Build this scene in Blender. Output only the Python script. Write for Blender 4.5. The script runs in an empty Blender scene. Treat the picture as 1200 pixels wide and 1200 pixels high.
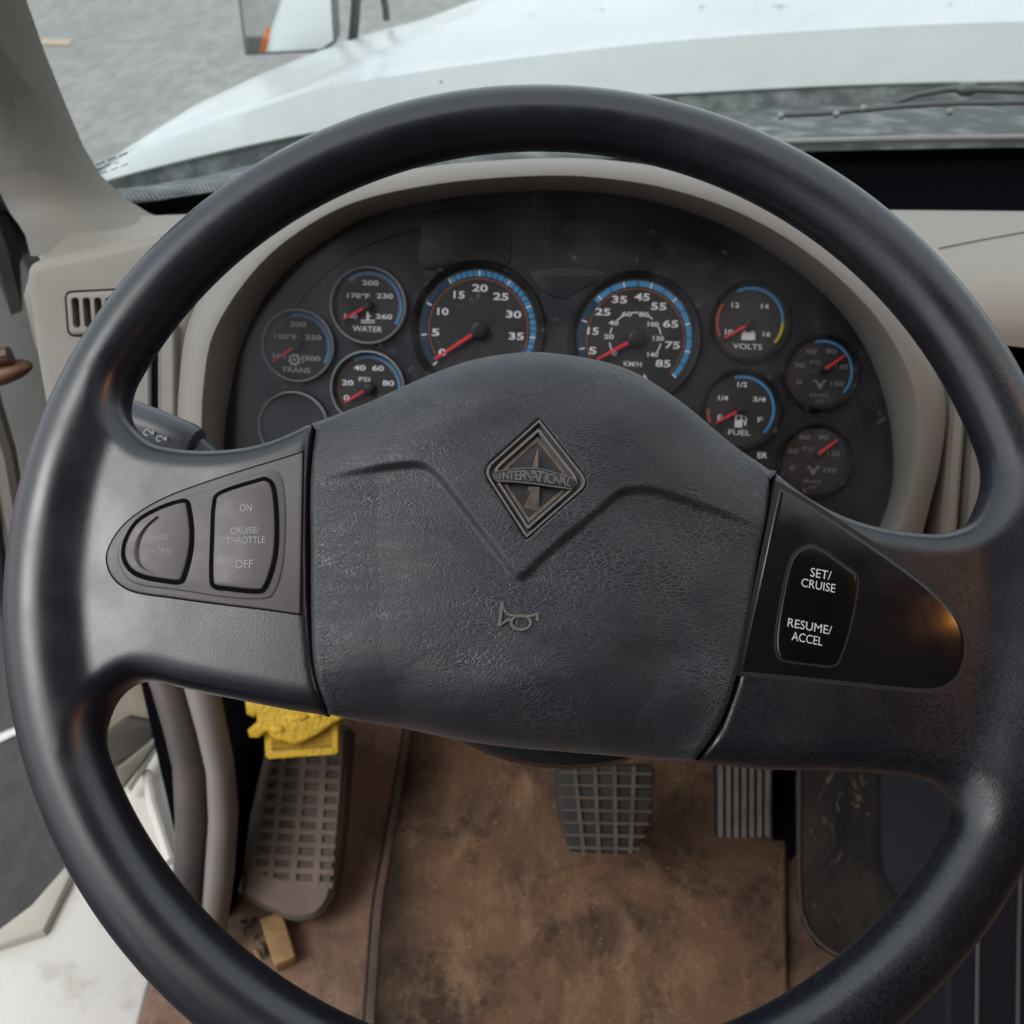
import bpy, bmesh, math, random
import numpy as np
from mathutils import Vector, Matrix
from mathutils.geometry import tessellate_polygon

sc = bpy.context.scene
COL = sc.collection
R = math.radians
rnd = random.Random(7)

# ------------------------------------------------------------------ camera
PITCH, FOV = R(36), R(58)
FPX = 600 / math.tan(FOV / 2)
CAM = Vector((0, 0, .92))
FWD = Vector((0, math.cos(PITCH), -math.sin(PITCH)))
UP = Vector((0, math.sin(PITCH), math.cos(PITCH)))
cd = bpy.data.cameras.new('camera')
cd.sensor_width = 36
cd.angle = FOV
cd.clip_start = .02
cd.clip_end = 400
cam = bpy.data.objects.new('camera', cd)
COL.objects.link(cam)
cam.location = CAM
cam.rotation_euler = (R(90) - PITCH, 0, 0)
cd.dof.use_dof = True
cd.dof.focus_distance = .40
cd.dof.aperture_fstop = 14
sc.camera = cam

# ------------------------------------------------------------------ light
SUN_EL, SUN_AZ = R(52), R(-128)      # azimuth from +Y, negative = left
world = bpy.data.worlds.new('World')
sc.world = world
world.use_nodes = True
wn = world.node_tree
bg = wn.nodes['Background']
sky = wn.nodes.new('ShaderNodeTexSky')
sky.sky_type = 'NISHITA'
sky.sun_disc = False
sky.sun_elevation = SUN_EL
sky.sun_rotation = SUN_AZ
sky.air_density = 1.0
sky.dust_density = 3.0
sky.ozone_density = 1.0
# a bright broken overcast over the clear sky
wtc = wn.nodes.new('ShaderNodeTexCoord')
wno = wn.nodes.new('ShaderNodeTexNoise'); wno.inputs['Scale'].default_value = 1.6; wno.inputs['Detail'].default_value = 5
wn.links.new(wtc.outputs['Generated'], wno.inputs['Vector'])
wrp = wn.nodes.new('ShaderNodeValToRGB'); wrp.color_ramp.elements[0].position = .3; wrp.color_ramp.elements[1].position = .7
wrp.color_ramp.elements[0].color = (.62, .62, .62, 1); wrp.color_ramp.elements[1].color = (.95, .95, .95, 1)
wn.links.new(wno.outputs[0], wrp.inputs[0])
wmx = wn.nodes.new('ShaderNodeMix'); wmx.data_type = 'RGBA'
wn.links.new(wrp.outputs[0], wmx.inputs[0]); wn.links.new(sky.outputs[0], wmx.inputs[6])
wmx.inputs[7].default_value = (8.6, 9.0, 9.5, 1)
wn.links.new(wmx.outputs[2], bg.inputs[0])
bg.inputs[1].default_value = .13
sd = bpy.data.lights.new('sun', 'SUN')
sd.energy = .92
sd.angle = R(24)
sd.color = (1, .965, .955)
sun = bpy.data.objects.new('sun', sd)
COL.objects.link(sun)
sdir = Vector((math.sin(SUN_AZ) * math.cos(SUN_EL), math.cos(SUN_AZ) * math.cos(SUN_EL), math.sin(SUN_EL)))
sun.rotation_euler = sdir.to_track_quat('Z', 'Y').to_euler()
sun.location = sdir * 20

sc.view_settings.view_transform = 'Standard'
sc.view_settings.look = 'None'
sc.view_settings.gamma = 1
sc.view_settings.use_curve_mapping = False
sc.view_settings.exposure = .35
sc.render.engine = 'CYCLES'
sc.cycles.use_denoising = True
sc.cycles.max_bounces = 10
sc.cycles.transparent_max_bounces = 12
sc.cycles.diffuse_bounces = 5
sc.cycles.caustics_reflective = False
sc.cycles.caustics_refractive = False


# ------------------------------------------------------------------ geometry helpers
def ray(px, py):
    return FWD + Vector((1, 0, 0)) * ((px - 600) / FPX) + UP * ((600 - py) / FPX)

def at_x(px, py, X): d = ray(px, py); return CAM + d * (X / d.x)
def at_y(px, py, Y): d = ray(px, py); return CAM + d * (Y / d.y)
def at_z(px, py, Z): d = ray(px, py); return CAM + d * ((Z - CAM.z) / d.z)


class Frame:
    """a plane with axes U (right), V (up), W (out towards the driver)"""
    def __init__(s, o, w, u=None):
        s.O = Vector(o); s.W = Vector(w).normalized()
        u = Vector(u) if u else Vector((1, 0, 0))
        u = u - s.W * u.dot(s.W)
        s.U = u.normalized(); s.V = s.W.cross(s.U)
    def p(s, u, v, w=0): return s.O + s.U * u + s.V * v + s.W * w
    def px(s, x, y, w=0):
        d = ray(x, y)
        o = s.O + s.W * w
        t = (o - CAM).dot(s.W) / d.dot(s.W)
        q = CAM + d * t - s.O
        return (q.dot(s.U), q.dot(s.V))
    def pxs(s, pts, w=0): return [s.px(x, y, w) for x, y in pts]


def catmull(pts, n=6, closed=True):
    out = []; N = len(pts)
    segs = N if closed else N - 1
    for i in range(segs):
        if closed:
            a, b, c, d = (pts[(i - 1) % N], pts[i], pts[(i + 1) % N], pts[(i + 2) % N])
        else:
            b, c = pts[i], pts[i + 1]
            a = pts[i - 1] if i > 0 else tuple(2 * x - y for x, y in zip(b, c))
            d = pts[i + 2] if i + 2 < N else tuple(2 * x - y for x, y in zip(c, b))
        for k in range(n):
            t = k / n
            out.append(tuple(.5 * (2 * q + (r_ - p) * t + (2 * p - 5 * q + 4 * r_ - s_) * t * t + (3 * q - p - 3 * r_ + s_) * t ** 3)
                             for p, q, r_, s_ in zip(a, b, c, d)))
    if not closed: out.append(tuple(pts[-1]))
    return out


def rounded(pts, rad, n=5):
    """polygon with every corner rounded by about rad (or a per-corner list)"""
    out = []; N = len(pts)
    for i in range(N):
        a, b, c = (Vector(pts[i - 1]), Vector(pts[i]), Vector(pts[(i + 1) % N]))
        r_ = rad[i] if isinstance(rad, (list, tuple)) else rad
        e1, e2 = (a - b), (c - b)
        k1 = min(r_, e1.length * .48); k2 = min(r_, e2.length * .48)
        if r_ <= 0: out.append(tuple(b)); continue
        p, q = b + e1.normalized() * k1, b + e2.normalized() * k2
        for j in range(n + 1):
            t = j / n
            out.append(tuple(p * (1 - t) ** 2 + b * 2 * t * (1 - t) + q * t * t))
    return out


def area2(p): return sum(p[i - 1][0] * p[i][1] - p[i][0] * p[i - 1][1] for i in range(len(p))) / 2

def inset(pts, d):
    """shrink a polygon by d (grow when negative)"""
    N = len(pts); s = 1 if area2(pts) > 0 else -1; out = []
    for i in range(N):
        a, b, c = Vector(pts[i - 1]), Vector(pts[i]), Vector(pts[(i + 1) % N])
        e1, e2 = (b - a), (c - b)
        if e1.length < 1e-9: e1 = e2
        if e2.length < 1e-9: e2 = e1
        e1.normalize(); e2.normalize()
        n1 = Vector((-e1.y, e1.x)) * s; n2 = Vector((-e2.y, e2.x)) * s
        m = n1 + n2
        if m.length < 1e-6: m = n1
        m.normalize()
        k = d / max(.5, m.dot(n1))
        out.append((b.x + m.x * k, b.y + m.y * k))
    return out


class MB:
    def __init__(s): s.v = []; s.f = []; s.m = []
    def add(s, vs, fs, mi=0):
        o = len(s.v); s.v += [tuple(x) for x in vs]
        s.f += [tuple(i + o for i in f) for f in fs]; s.m += [mi] * len(fs)
        return s
    def loft(s, rings, closed=True, cap0=False, cap1=False, mi=0):
        n = len(rings[0]); vs = [p for r_ in rings for p in r_]; fs = []
        for k in range(len(rings) - 1):
            for i in range(n if closed else n - 1):
                j = (i + 1) % n
                fs.append((k * n + i, k * n + j, (k + 1) * n + j, (k + 1) * n + i))
        if cap0: fs.append(tuple(range(n))[::-1])
        if cap1: fs.append(tuple((len(rings) - 1) * n + i for i in range(n)))
        return s.add(vs, fs, mi)
    def flat(s, F, outline, w, holes=(), mi=0):
        loops = [outline] + list(holes)
        pts = [p for l in loops for p in l]
        tr = tessellate_polygon([[Vector((p[0], p[1], 0)) for p in l] for l in loops])
        return s.add([F.p(p[0], p[1], w) for p in pts], tr, mi)
    def plate(s, F, outline, w0, w1, bevel=.001, steps=3, holes=(), hole_w=None, mi=0, back=False, mi_hole=None):
        rings = [(outline, w0)]
        if bevel > 0:
            for k in range(steps + 1):
                a = k / steps * math.pi / 2
                rings.append((inset(outline, bevel * (1 - math.cos(a))), w1 - bevel + bevel * math.sin(a)))
        else: rings.append((outline, w1))
        s.loft([[F.p(u, v, w) for u, v in r_] for r_, w in rings], mi=mi)
        s.flat(F, rings[-1][0], w1, holes, mi)
        if back: s.flat(F, outline, w0, (), mi)
        for h in holes:
            hw = w0 if hole_w is None else hole_w
            s.loft([[F.p(u, v, w1) for u, v in h], [F.p(u, v, hw) for u, v in h]], mi=mi if mi_hole is None else mi_hole)
        return s
    def lathe(s, F, cu, cv, prof, n=48, mi=0, cap=False):
        rings = [[F.p(cu + r_ * math.cos(2 * math.pi * i / n), cv + r_ * math.sin(2 * math.pi * i / n), w) for i in range(n)] for r_, w in prof]
        return s.loft(rings, cap1=cap, mi=mi)
    def arc(s, F, cu, cv, r0, r1, a0, a1, w, n=40, mi=0):
        A = [R(a0 + (a1 - a0) * i / n) for i in range(n + 1)]
        return s.loft([[F.p(cu + r_ * math.cos(a), cv + r_ * math.sin(a), w) for a in A] for r_ in (r0, r1)], closed=False, mi=mi)
    def tube(s, path, rad, n=8, mi=0, cap=True):
        path = [Vector(p) for p in path]; rings = []
        prev = None
        for i, p in enumerate(path):
            t = (path[min(i + 1, len(path) - 1)] - path[max(i - 1, 0)]).normalized()
            a = prev - t * prev.dot(t) if prev else t.orthogonal()
            a.normalize(); prev = a; b = t.cross(a)
            r_ = rad[i] if isinstance(rad, (list, tuple)) else rad
            rings.append([p + (a * math.cos(2 * math.pi * k / n) + b * math.sin(2 * math.pi * k / n)) * r_ for k in range(n)])
        return s.loft(rings, cap0=cap, cap1=cap, mi=mi)
    def box(s, c, size, rot=None, mi=0):
        c = Vector(c); M3 = rot or Matrix.Identity(3)
        vs = [c + M3 @ Vector((x * size[0] / 2, y * size[1] / 2, z * size[2] / 2)) for z in (-1, 1) for y in (-1, 1) for x in (-1, 1)]
        return s.add(vs, [(0, 2, 3, 1), (4, 5, 7, 6), (0, 1, 5, 4), (2, 6, 7, 3), (0, 4, 6, 2), (1, 3, 7, 5)], mi)
    def blob(s, c, r3, n=20, m=12, rot=None, mi=0, noise=0, seed=0):
        rg = random.Random(seed); M3 = rot or Matrix.Identity(3); c = Vector(c); rings = []
        for j in range(m + 1):
            th = math.pi * (j + .02) / (m + .04)
            rings.append([c + M3 @ (Vector((r3[0] * math.sin(th) * math.cos(2 * math.pi * i / n), r3[1] * math.sin(th) * math.sin(2 * math.pi * i / n), r3[2] * math.cos(th))) * (1 + noise * (rg.random() - .5))) for i in range(n)])
        return s.loft(rings, cap0=True, cap1=True, mi=mi)
    def text(s, F, body, u, v, size, w, sx=1.0, rot=0, bold=0.0, mi=0, fn=None):
        vs, fs = text_mesh(body, bold)
        c, q = math.cos(rot), math.sin(rot); out = []
        for x, y in vs:
            x *= size * sx; y *= size
            out.append(F.p(u + x * c - y * q, v + x * q + y * c, w))
        return s.add(out, fs, mi)
    def textfit(s, F, body, x, y, wpx, hpx, depth, w, rot=0, bold=0.0, mi=0):
        """lettering of a given width and capital height (in picture pixels at that depth) about a picture point"""
        vs, fs = text_mesh(body, bold); u, v = F.px(x, y, w)
        x0, x1 = min(p[0] for p in vs), max(p[0] for p in vs); y0, y1 = min(p[1] for p in vs), max(p[1] for p in vs)
        kx, ky = wpx * depth / FPX / (x1 - x0), hpx * depth / FPX / (y1 - y0)
        c, q = math.cos(rot), math.sin(rot); out = []
        for a, b in vs:
            a = (a - (x0 + x1) / 2) * kx; b = (b - (y0 + y1) / 2) * ky
            out.append(F.p(u + a * c - b * q, v + a * q + b * c, w))
        return s.add(out, fs, mi)
    def build(s, name, mats, parent=None, smooth=True, ang=35, loc=None, recalc=True):
        L = Vector(loc) if loc is not None else (root_loc(parent) if parent else Vector((0, 0, 0)))
        me = bpy.data.meshes.new(name)
        me.from_pydata([tuple(Vector(v) - L) for v in s.v], [], s.f)
        for m in (mats if isinstance(mats, (list, tuple)) else [mats]): me.materials.append(m)
        me.polygons.foreach_set('material_index', s.m)
        if recalc:
            bm = bmesh.new(); bm.from_mesh(me)
            bmesh.ops.remove_doubles(bm, verts=bm.verts, dist=1e-6)
            bmesh.ops.recalc_face_normals(bm, faces=bm.faces)
            bm.to_mesh(me); bm.free()
        if smooth:
            me.polygons.foreach_set('use_smooth', [True] * len(me.polygons))
            if ang < 180: me.set_sharp_from_angle(angle=R(ang))
        me.update()
        o = bpy.data.objects.new(name, me); COL.objects.link(o)
        if parent: o.parent = parent
        else: o.location = L
        return o


def root_loc(o):
    while o.parent: o = o.parent
    return o.location.copy()

_tc = {}
def text_mesh(body, bold=0.0):
    k = (body, bold)
    if k not in _tc:
        cu = bpy.data.curves.new('txt', 'FONT'); cu.body = body; cu.align_x = 'CENTER'; cu.align_y = 'CENTER'
        cu.size = 1.0; cu.offset = bold; cu.resolution_u = 3
        o = bpy.data.objects.new('txt', cu); COL.objects.link(o)
        dg = bpy.context.evaluated_depsgraph_get()
        me = bpy.data.meshes.new_from_object(o.evaluated_get(dg))
        _tc[k] = ([(v.co.x, v.co.y) for v in me.vertices], [tuple(p.vertices) for p in me.polygons])
        bpy.data.objects.remove(o); bpy.data.curves.remove(cu); bpy.data.meshes.remove(me)
    return _tc[k]

def thing(name, loc, label, cat, group=None):
    o = bpy.data.objects.new(name, None); o.empty_display_size = .05
    COL.objects.link(o); o.location = loc
    return tag(o, label, cat, group)

def tag(o, label, cat, group=None):
    o['label'] = label; o['category'] = cat
    if group: o['group'] = group
    return o

def struct(o, kind='structure'): o['kind'] = kind; return o


# ------------------------------------------------------------------ materials
def nodes(name):
    m = bpy.data.materials.new(name); m.use_nodes = True
    return m, m.node_tree, m.node_tree.nodes['Principled BSDF']

def N(t, ty, **kw):
    n = t.nodes.new(ty)
    for k, v in kw.items():
        if k in n.inputs.keys(): n.inputs[k].default_value = v
        else: setattr(n, k, v)
    return n

def coords(t, scale=(1, 1, 1)):
    c = t.nodes.new('ShaderNodeTexCoord'); mp = N(t, 'ShaderNodeMapping'); mp.inputs['Scale'].default_value = scale
    t.links.new(c.outputs['Object'], mp.inputs['Vector']); return mp.outputs[0]

def ramp(t, src, stops):
    r_ = t.nodes.new('ShaderNodeValToRGB'); e = r_.color_ramp.elements
    while len(e) < len(stops): e.new(.5)
    for x, (p, c) in zip(e, stops):
        x.position = p; x.color = (c, c, c, 1) if isinstance(c, (int, float)) else (*c, 1)
    t.links.new(src, r_.inputs[0]); return r_.outputs[0]

def mixc(t, fac, a, b):
    m = t.nodes.new('ShaderNodeMix'); m.data_type = 'RGBA'
    for s_, v in ((0, fac), (6, a), (7, b)):
        if hasattr(v, 'is_output'): t.links.new(v, m.inputs[s_])
        else: m.inputs[s_].default_value = (*v, 1) if isinstance(v, (tuple, list)) else v
    return m.outputs[2]

def mathn(t, op, a, b):
    m = t.nodes.new('ShaderNodeMath'); m.operation = op
    for i, v in ((0, a), (1, b)):
        if hasattr(v, 'is_output'): t.links.new(v, m.inputs[i])
        else: m.inputs[i].default_value = v
    return m.outputs[0]

def noise(t, vec, scale, detail=4, rough=.55, dist=0):
    n = N(t, 'ShaderNodeTexNoise', Scale=scale, Detail=detail, Roughness=rough, Distortion=dist)
    t.links.new(vec, n.inputs['Vector']); return n.outputs[0]

def bump(t, b, h, strength, dist):
    n = N(t, 'ShaderNodeBump', Strength=strength, Distance=dist)
    t.links.new(h, n.inputs['Height'])
    prev = b.inputs['Normal'].links
    if prev: t.links.new(prev[0].from_socket, n.inputs['Normal'])
    t.links.new(n.outputs[0], b.inputs['Normal'])

def M(name, col, rough=.5, metal=0., spec=.5, col2=None, vscale=8, lo=.35, hi=.7, grain=0, gscale=900, gdist=.0004, rvar=0, stretch=(1, 1, 1), detail=5):
    m, t, b = nodes(name)
    b.inputs['Base Color'].default_value = (*col, 1); b.inputs['Roughness'].default_value = rough
    b.inputs['Metallic'].default_value = metal; b.inputs['Specular IOR Level'].default_value = spec
    v = coords(t, stretch)
    if col2:
        f = ramp(t, noise(t, v, vscale, detail), [(lo, 0.), (hi, 1.)])
        t.links.new(mixc(t, f, col, col2), b.inputs['Base Color'])
    if rvar:
        f = noise(t, v, vscale * 2.3, 4)
        t.links.new(ramp(t, f, [(.3, max(0, rough - rvar)), (.7, min(1, rough + rvar))]), b.inputs['Roughness'])
    if grain: bump(t, b, noise(t, coords(t), gscale, 2), grain, gdist)
    return m

def leather(name, col, crack, rough, cell=420, strength=.6, cmix=.35, fine=.25, squash=(1, 1, 1), big=.25, spec=.6, wear=None, sheen=.2, pebble=.55):
    m, t, b = nodes(name)
    b.inputs['Specular IOR Level'].default_value = spec
    v = coords(t, squash)
    wob = N(t, 'ShaderNodeTexNoise', Scale=60, Detail=2); t.links.new(v, wob.inputs['Vector'])
    vm = N(t, 'ShaderNodeVectorMath', operation='MULTIPLY_ADD')
    t.links.new(wob.outputs[1], vm.inputs[0]); vm.inputs[1].default_value = (.014, .014, .014); t.links.new(v, vm.inputs[2])
    vo = N(t, 'ShaderNodeTexVoronoi', feature='DISTANCE_TO_EDGE', Scale=cell); t.links.new(vm.outputs[0], vo.inputs['Vector'])
    vb = N(t, 'ShaderNodeTexVoronoi', feature='DISTANCE_TO_EDGE', Scale=cell * .42); t.links.new(vm.outputs[0], vb.inputs['Vector'])
    e1 = ramp(t, vo.outputs['Distance'], [(0, 0.), (.22, 1.)])
    e2 = ramp(t, vb.outputs['Distance'], [(0, 0.), (.13, 1.)])
    zone = ramp(t, noise(t, coords(t), 24, 4, .6), [(.36, .0), (.60, 1.)])        # patches of heavier creasing
    cr = mathn(t, 'MULTIPLY', mathn(t, 'SUBTRACT', 1., e2), zone)
    fin = noise(t, v, 1500, 2)
    h = mathn(t, 'ADD', mathn(t, 'MULTIPLY', e1, pebble), mathn(t, 'MULTIPLY', cr, -big * 2))
    h = mathn(t, 'ADD', h, mathn(t, 'MULTIPLY', fin, fine))
    amt = 1.
    if wear:                                   # hands have polished one side of the wheel smooth
        sx = N(t, 'ShaderNodeSeparateXYZ'); t.links.new(coords(t), sx.inputs[0])
        amt = ramp(t, mathn(t, 'ADD', mathn(t, 'MULTIPLY', sx.outputs[0], 1.), mathn(t, 'ADD', mathn(t, 'MULTIPLY', noise(t, v, 14, 3), .12), .44)), [(wear[0], .30), (wear[1], 1.)])
        h = mathn(t, 'MULTIPLY', h, amt)
    bump(t, b, h, strength, .0006)
    b.inputs['Sheen Weight'].default_value = sheen; b.inputs['Sheen Roughness'].default_value = .35
    dust = mathn(t, 'MULTIPLY', mathn(t, 'MULTIPLY', mathn(t, 'ADD', mathn(t, 'MULTIPLY', mathn(t, 'SUBTRACT', 1., e1), .35), mathn(t, 'MULTIPLY', cr, .8)), cmix), amt)
    c = mixc(t, dust, mixc(t, noise(t, v, 9, 5), tuple(x * .82 for x in col), tuple(x * 1.18 for x in col)), crack)
    t.links.new(c, b.inputs['Base Color'])
    t.links.new(ramp(t, noise(t, v, 22, 5), [(.3, rough - .07), (.7, rough + .1)]), b.inputs['Roughness'])
    return m

def glass(name, tint, refl=.9, dust=.03, dcol=(.6, .6, .58), scale=40, ior=1.45, spots=0., grough=.02):
    m = bpy.data.materials.new(name); m.use_nodes = True; t = m.node_tree; t.nodes.clear()
    out = t.nodes.new('ShaderNodeOutputMaterial')
    tr = N(t, 'ShaderNodeBsdfTransparent'); tr.inputs[0].default_value = (*tint, 1)
    gl = N(t, 'ShaderNodeBsdfGlossy', Roughness=grough); gl.inputs[0].default_value = (1, 1, 1, 1)
    lw = N(t, 'ShaderNodeLayerWeight', Blend=.5)
    f0 = ((ior - 1) / (ior + 1)) ** 2 * 2
    fr = mathn(t, 'ADD', mathn(t, 'MULTIPLY', mathn(t, 'POWER', lw.outputs['Facing'], 5.), 1 - f0), f0)
    mx = t.nodes.new('ShaderNodeMixShader')
    t.links.new(mathn(t, 'MULTIPLY', fr, refl), mx.inputs[0]); t.links.new(tr.outputs[0], mx.inputs[1]); t.links.new(gl.outputs[0], mx.inputs[2])
    df = N(t, 'ShaderNodeBsdfDiffuse'); df.inputs[0].default_value = (*dcol, 1)
    v = coords(t)
    f = ramp(t, noise(t, v, scale, 6, .7), [(.42, 0.), (.75, dust)])
    if spots:
        s_ = ramp(t, noise(t, v, 130, 3, .6), [(.62, 0.), (.72, spots)])
        f = mathn(t, 'MAXIMUM', f, s_)
    m2 = t.nodes.new('ShaderNodeMixShader')
    t.links.new(f, m2.inputs[0]); t.links.new(mx.outputs[0], m2.inputs[1]); t.links.new(df.outputs[0], m2.inputs[2])
    t.links.new(m2.outputs[0], out.inputs[0])
    return m

RIM = leather('rim_black_vinyl', (.005, .0065, .012), (.045, .046, .056), .31, cell=900, strength=.09, cmix=.5, fine=.4, big=.3, spec=.85, wear=(.50, .64), sheen=.05)
PAD = leather('pad_grained_vinyl', (.0165, .0175, .0245), (.088, .089, .10), .40, cell=1080, strength=.30, cmix=.62, fine=.35, squash=(.66, 1.45, 1.45), big=.55, pebble=.34)
GLOSS = M('panel_black_plastic', (.008, .008, .010), .17, col2=(.013, .012, .012), vscale=30, rvar=.05)
SATIN = M('panel_satin_plastic', (.098, .088, .096), .42, col2=(.12, .105, .108), vscale=60, rvar=.05, grain=.08, gscale=700)
BUTTON = M('button_satin_plastic', (.105, .092, .098), .44, col2=(.13, .112, .112), vscale=50, rvar=.06)
BTNBLK = M('button_black_plastic', (.006, .006, .007), .16)
GAP = M('gap_black', (.002, .002, .002), .8, spec=.1)
WHITEINK = M('white_ink', (.75, .75, .78), .5)
GREYINK = M('worn_grey_ink', (.26, .25, .28), .5)
MIDINK = M('faded_white_ink', (.36, .35, .37), .5)
DUST = M('dusty_recess', (.20, .155, .12), .8, col2=(.09, .08, .075), vscale=250)
EMB = M('emblem_grey', (.15, .15, .155), .42, col2=(.21, .19, .17), vscale=180)
EMBD = M('emblem_dark', (.030, .030, .034), .38, col2=(.05, .045, .045), vscale=220)
BEIGE = M('beige_dash_plastic', (.315, .283, .245), .5, col2=(.265, .238, .205), lo=.3, hi=.75, detail=8, rvar=.05, vscale=5, grain=.35, gscale=1400, gdist=.0003)
BEIGE2 = M('grey_beige_dash_plastic', (.28, .258, .23), .5, col2=(.24, .222, .198), vscale=6, grain=.3, gscale=1400, gdist=.0003)
TRIM = M('pillar_trim_plastic', (.245, .22, .19), .6, col2=(.20, .18, .155), vscale=6, grain=.6, gscale=700, gdist=.0005)
CLUST = M('cluster_charcoal_plastic', (.020, .021, .029), .42, col2=(.028, .028, .035), vscale=14, grain=.25, gscale=1600, gdist=.0002)
DIAL = M('dial_face_dark', (.030, .028, .028), .6)
RINGM = M('gauge_ring_grey', (.42, .42, .43), .35)
RINGB = M('gauge_ring_black', (.008, .008, .010), .35)
BLUE = M('scale_blue', (.07, .31, .60), .5)
BLUE_SHADE_TICK = M('scale_blue_shade_tick', (.012, .05, .11), .5)  # shaded stretches of the blue bands, shade put into the colour; minor ticks too
YEL = M('scale_yellow', (.75, .55, .05), .5)
ORG = M('scale_orange', (.38, .12, .04), .5)
NUM = M('dial_white_print', (.88, .88, .92), .5)
RED = M('needle_red', (.85, .035, .05), .45)
BLACK = M('black_plastic', (.012, .012, .013), .5, grain=.3, gscale=1200)
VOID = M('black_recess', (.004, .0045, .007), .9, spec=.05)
TROUGH = M('navy_black_plastic', (.005, .006, .012), .55, spec=.3)
BEZ = M('dark_button_bezel', (.032, .032, .034), .35)
STALK = M('stalk_grey_plastic', (.055, .062, .072), .35)
SHROUD = M('shroud_dark_plastic', (.016, .016, .019), .45, grain=.3, gscale=1300)
WHITE = M('white_truck_paint', (.60, .63, .62), .25, spec=.5, col2=(.57, .60, .59), vscale=1.5, lo=.2, hi=.9, detail=2)
SILL = M('white_sill_paint', (.70, .67, .61), .42, col2=(.40, .36, .30), vscale=26, lo=.52, hi=.82, detail=9)
RUBBER = M('pedal_rubber', (.018, .018, .020), .7, col2=(.045, .04, .035), vscale=45, grain=.4, gscale=500)
RIBD = M('dusty_rubber_rib', (.13, .105, .088), .85, col2=(.07, .06, .053), vscale=50, grain=.4, gscale=500)
DUSTRUB = M('dust_covered_rubber', (.215, .165, .132), .9, col2=(.145, .115, .095), vscale=28, grain=.5, gscale=350, gdist=.001)
GREYRIB = M('accelerator_rib', (.22, .20, .18), .6, col2=(.13, .115, .10), vscale=40)
KICK = M('kick_trim_plastic', (.065, .058, .057), .5, col2=(.17, .135, .115), vscale=12, grain=.4, gscale=600)
KICKL = M('kick_trim_dusty', (.25, .235, .235), .55, col2=(.26, .19, .145), vscale=7, grain=.4, gscale=500)
YELPL = M('yellow_plastic', (.72, .46, .02), .5, col2=(.62, .38, .03), vscale=60, grain=1., gscale=260, gdist=.002)
WOOD = M('wood_chip', (.36, .22, .09), .8, col2=(.24, .15, .07), vscale=40, grain=.5, gscale=200, stretch=(1, 5, 1))
RUST = M('rusty_brown', (.22, .10, .05), .55, col2=(.10, .06, .045), vscale=30, grain=.5, gscale=200)
DOORG = M('door_grey_panel', (.26, .26, .245), .5, col2=(.20, .195, .18), vscale=8)
SEAL = M('door_seal_rubber', (.03, .03, .034), .6, col2=(.06, .055, .05), vscale=20)
CONS = M('console_dark_vinyl', (.017, .017, .024), .6, spec=.25, grain=.4, gscale=900)
LIGHTSEAM = M('grey_piping', (.10, .097, .11), .6)
CLIGHT = M('headliner_cloth', (.10, .08, .065), .9, spec=.1)
MIRROR = M('mirror_glass', (.85, .87, .87), .03, metal=1.)
ORANGE = M('amber_lens', (.75, .16, .02), .3)
CHROME = M('brushed_metal', (.30, .31, .32), .35, metal=.6)

def scuffed():
    m, t, b = nodes('scuffed_black_panel')
    v = coords(t); vs = coords(t, (1, .5, .35))
    big = ramp(t, noise(t, vs, 16, 6, .6, .6), [(.40, 0.), (.72, .75)])
    sc_ = ramp(t, noise(t, vs, 60, 6, .7, 1.), [(.60, 0.), (.70, 1.)])
    c = mixc(t, big, (.010, .009, .010), (.060, .045, .033))
    c = mixc(t, mathn(t, 'MULTIPLY', sc_, .55), c, (.36, .27, .19))
    t.links.new(c, b.inputs['Base Color']); b.inputs['Roughness'].default_value = .65; b.inputs['Specular IOR Level'].default_value = .15
    bump(t, b, noise(t, v, 300, 3), .3, .001)
    return m
SCUFF = scuffed()

def floor_mat(name, dark, brown, pale, k, fringe=None):
    m, t, b = nodes(name); v = coords(t)
    base = ramp(t, noise(t, v, 11, 10, .70, .5), [(.40 - k, 0.), (.58 - k, 1.)])
    pal = ramp(t, noise(t, coords(t, (1, .6, 1)), 24, 10, .74, .4), [(.50, 0.), (.66, .9)])
    spk = ramp(t, noise(t, v, 260, 3, .65), [(.64, 0.), (.70, .9)])
    c = mixc(t, base, dark, brown); c = mixc(t, pal, c, pale); c = mixc(t, spk, c, tuple(min(1, x * 1.7) for x in pale))
    if fringe:                                  # cleaner dark rubber along the door-side edge
        sx = N(t, 'ShaderNodeSeparateXYZ'); t.links.new(v, sx.inputs[0])
        e = mathn(t, 'ADD', sx.outputs[0], mathn(t, 'MULTIPLY', noise(t, v, 13, 6, .65), .10))
        c = mixc(t, ramp(t, mathn(t, 'ADD', e, .5), [(fringe, .88), (fringe + .06, 0.)]), c, (.032, .029, .028))
    t.links.new(c, b.inputs['Base Color']); b.inputs['Roughness'].default_value = .9; b.inputs['Specular IOR Level'].default_value = .2
    bump(t, b, noise(t, v, 420, 6, .8), 1., .005); bump(t, b, noise(t, v, 60, 5), .5, .004)
    return m
MAT = floor_mat('dirty_floor_mat', (.095, .068, .052), (.33, .195, .12), (.52, .33, .20), .05, .372)
CARPET = floor_mat('dusty_carpet', (.20, .128, .09), (.40, .25, .175), (.52, .36, .26), .06)

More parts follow.
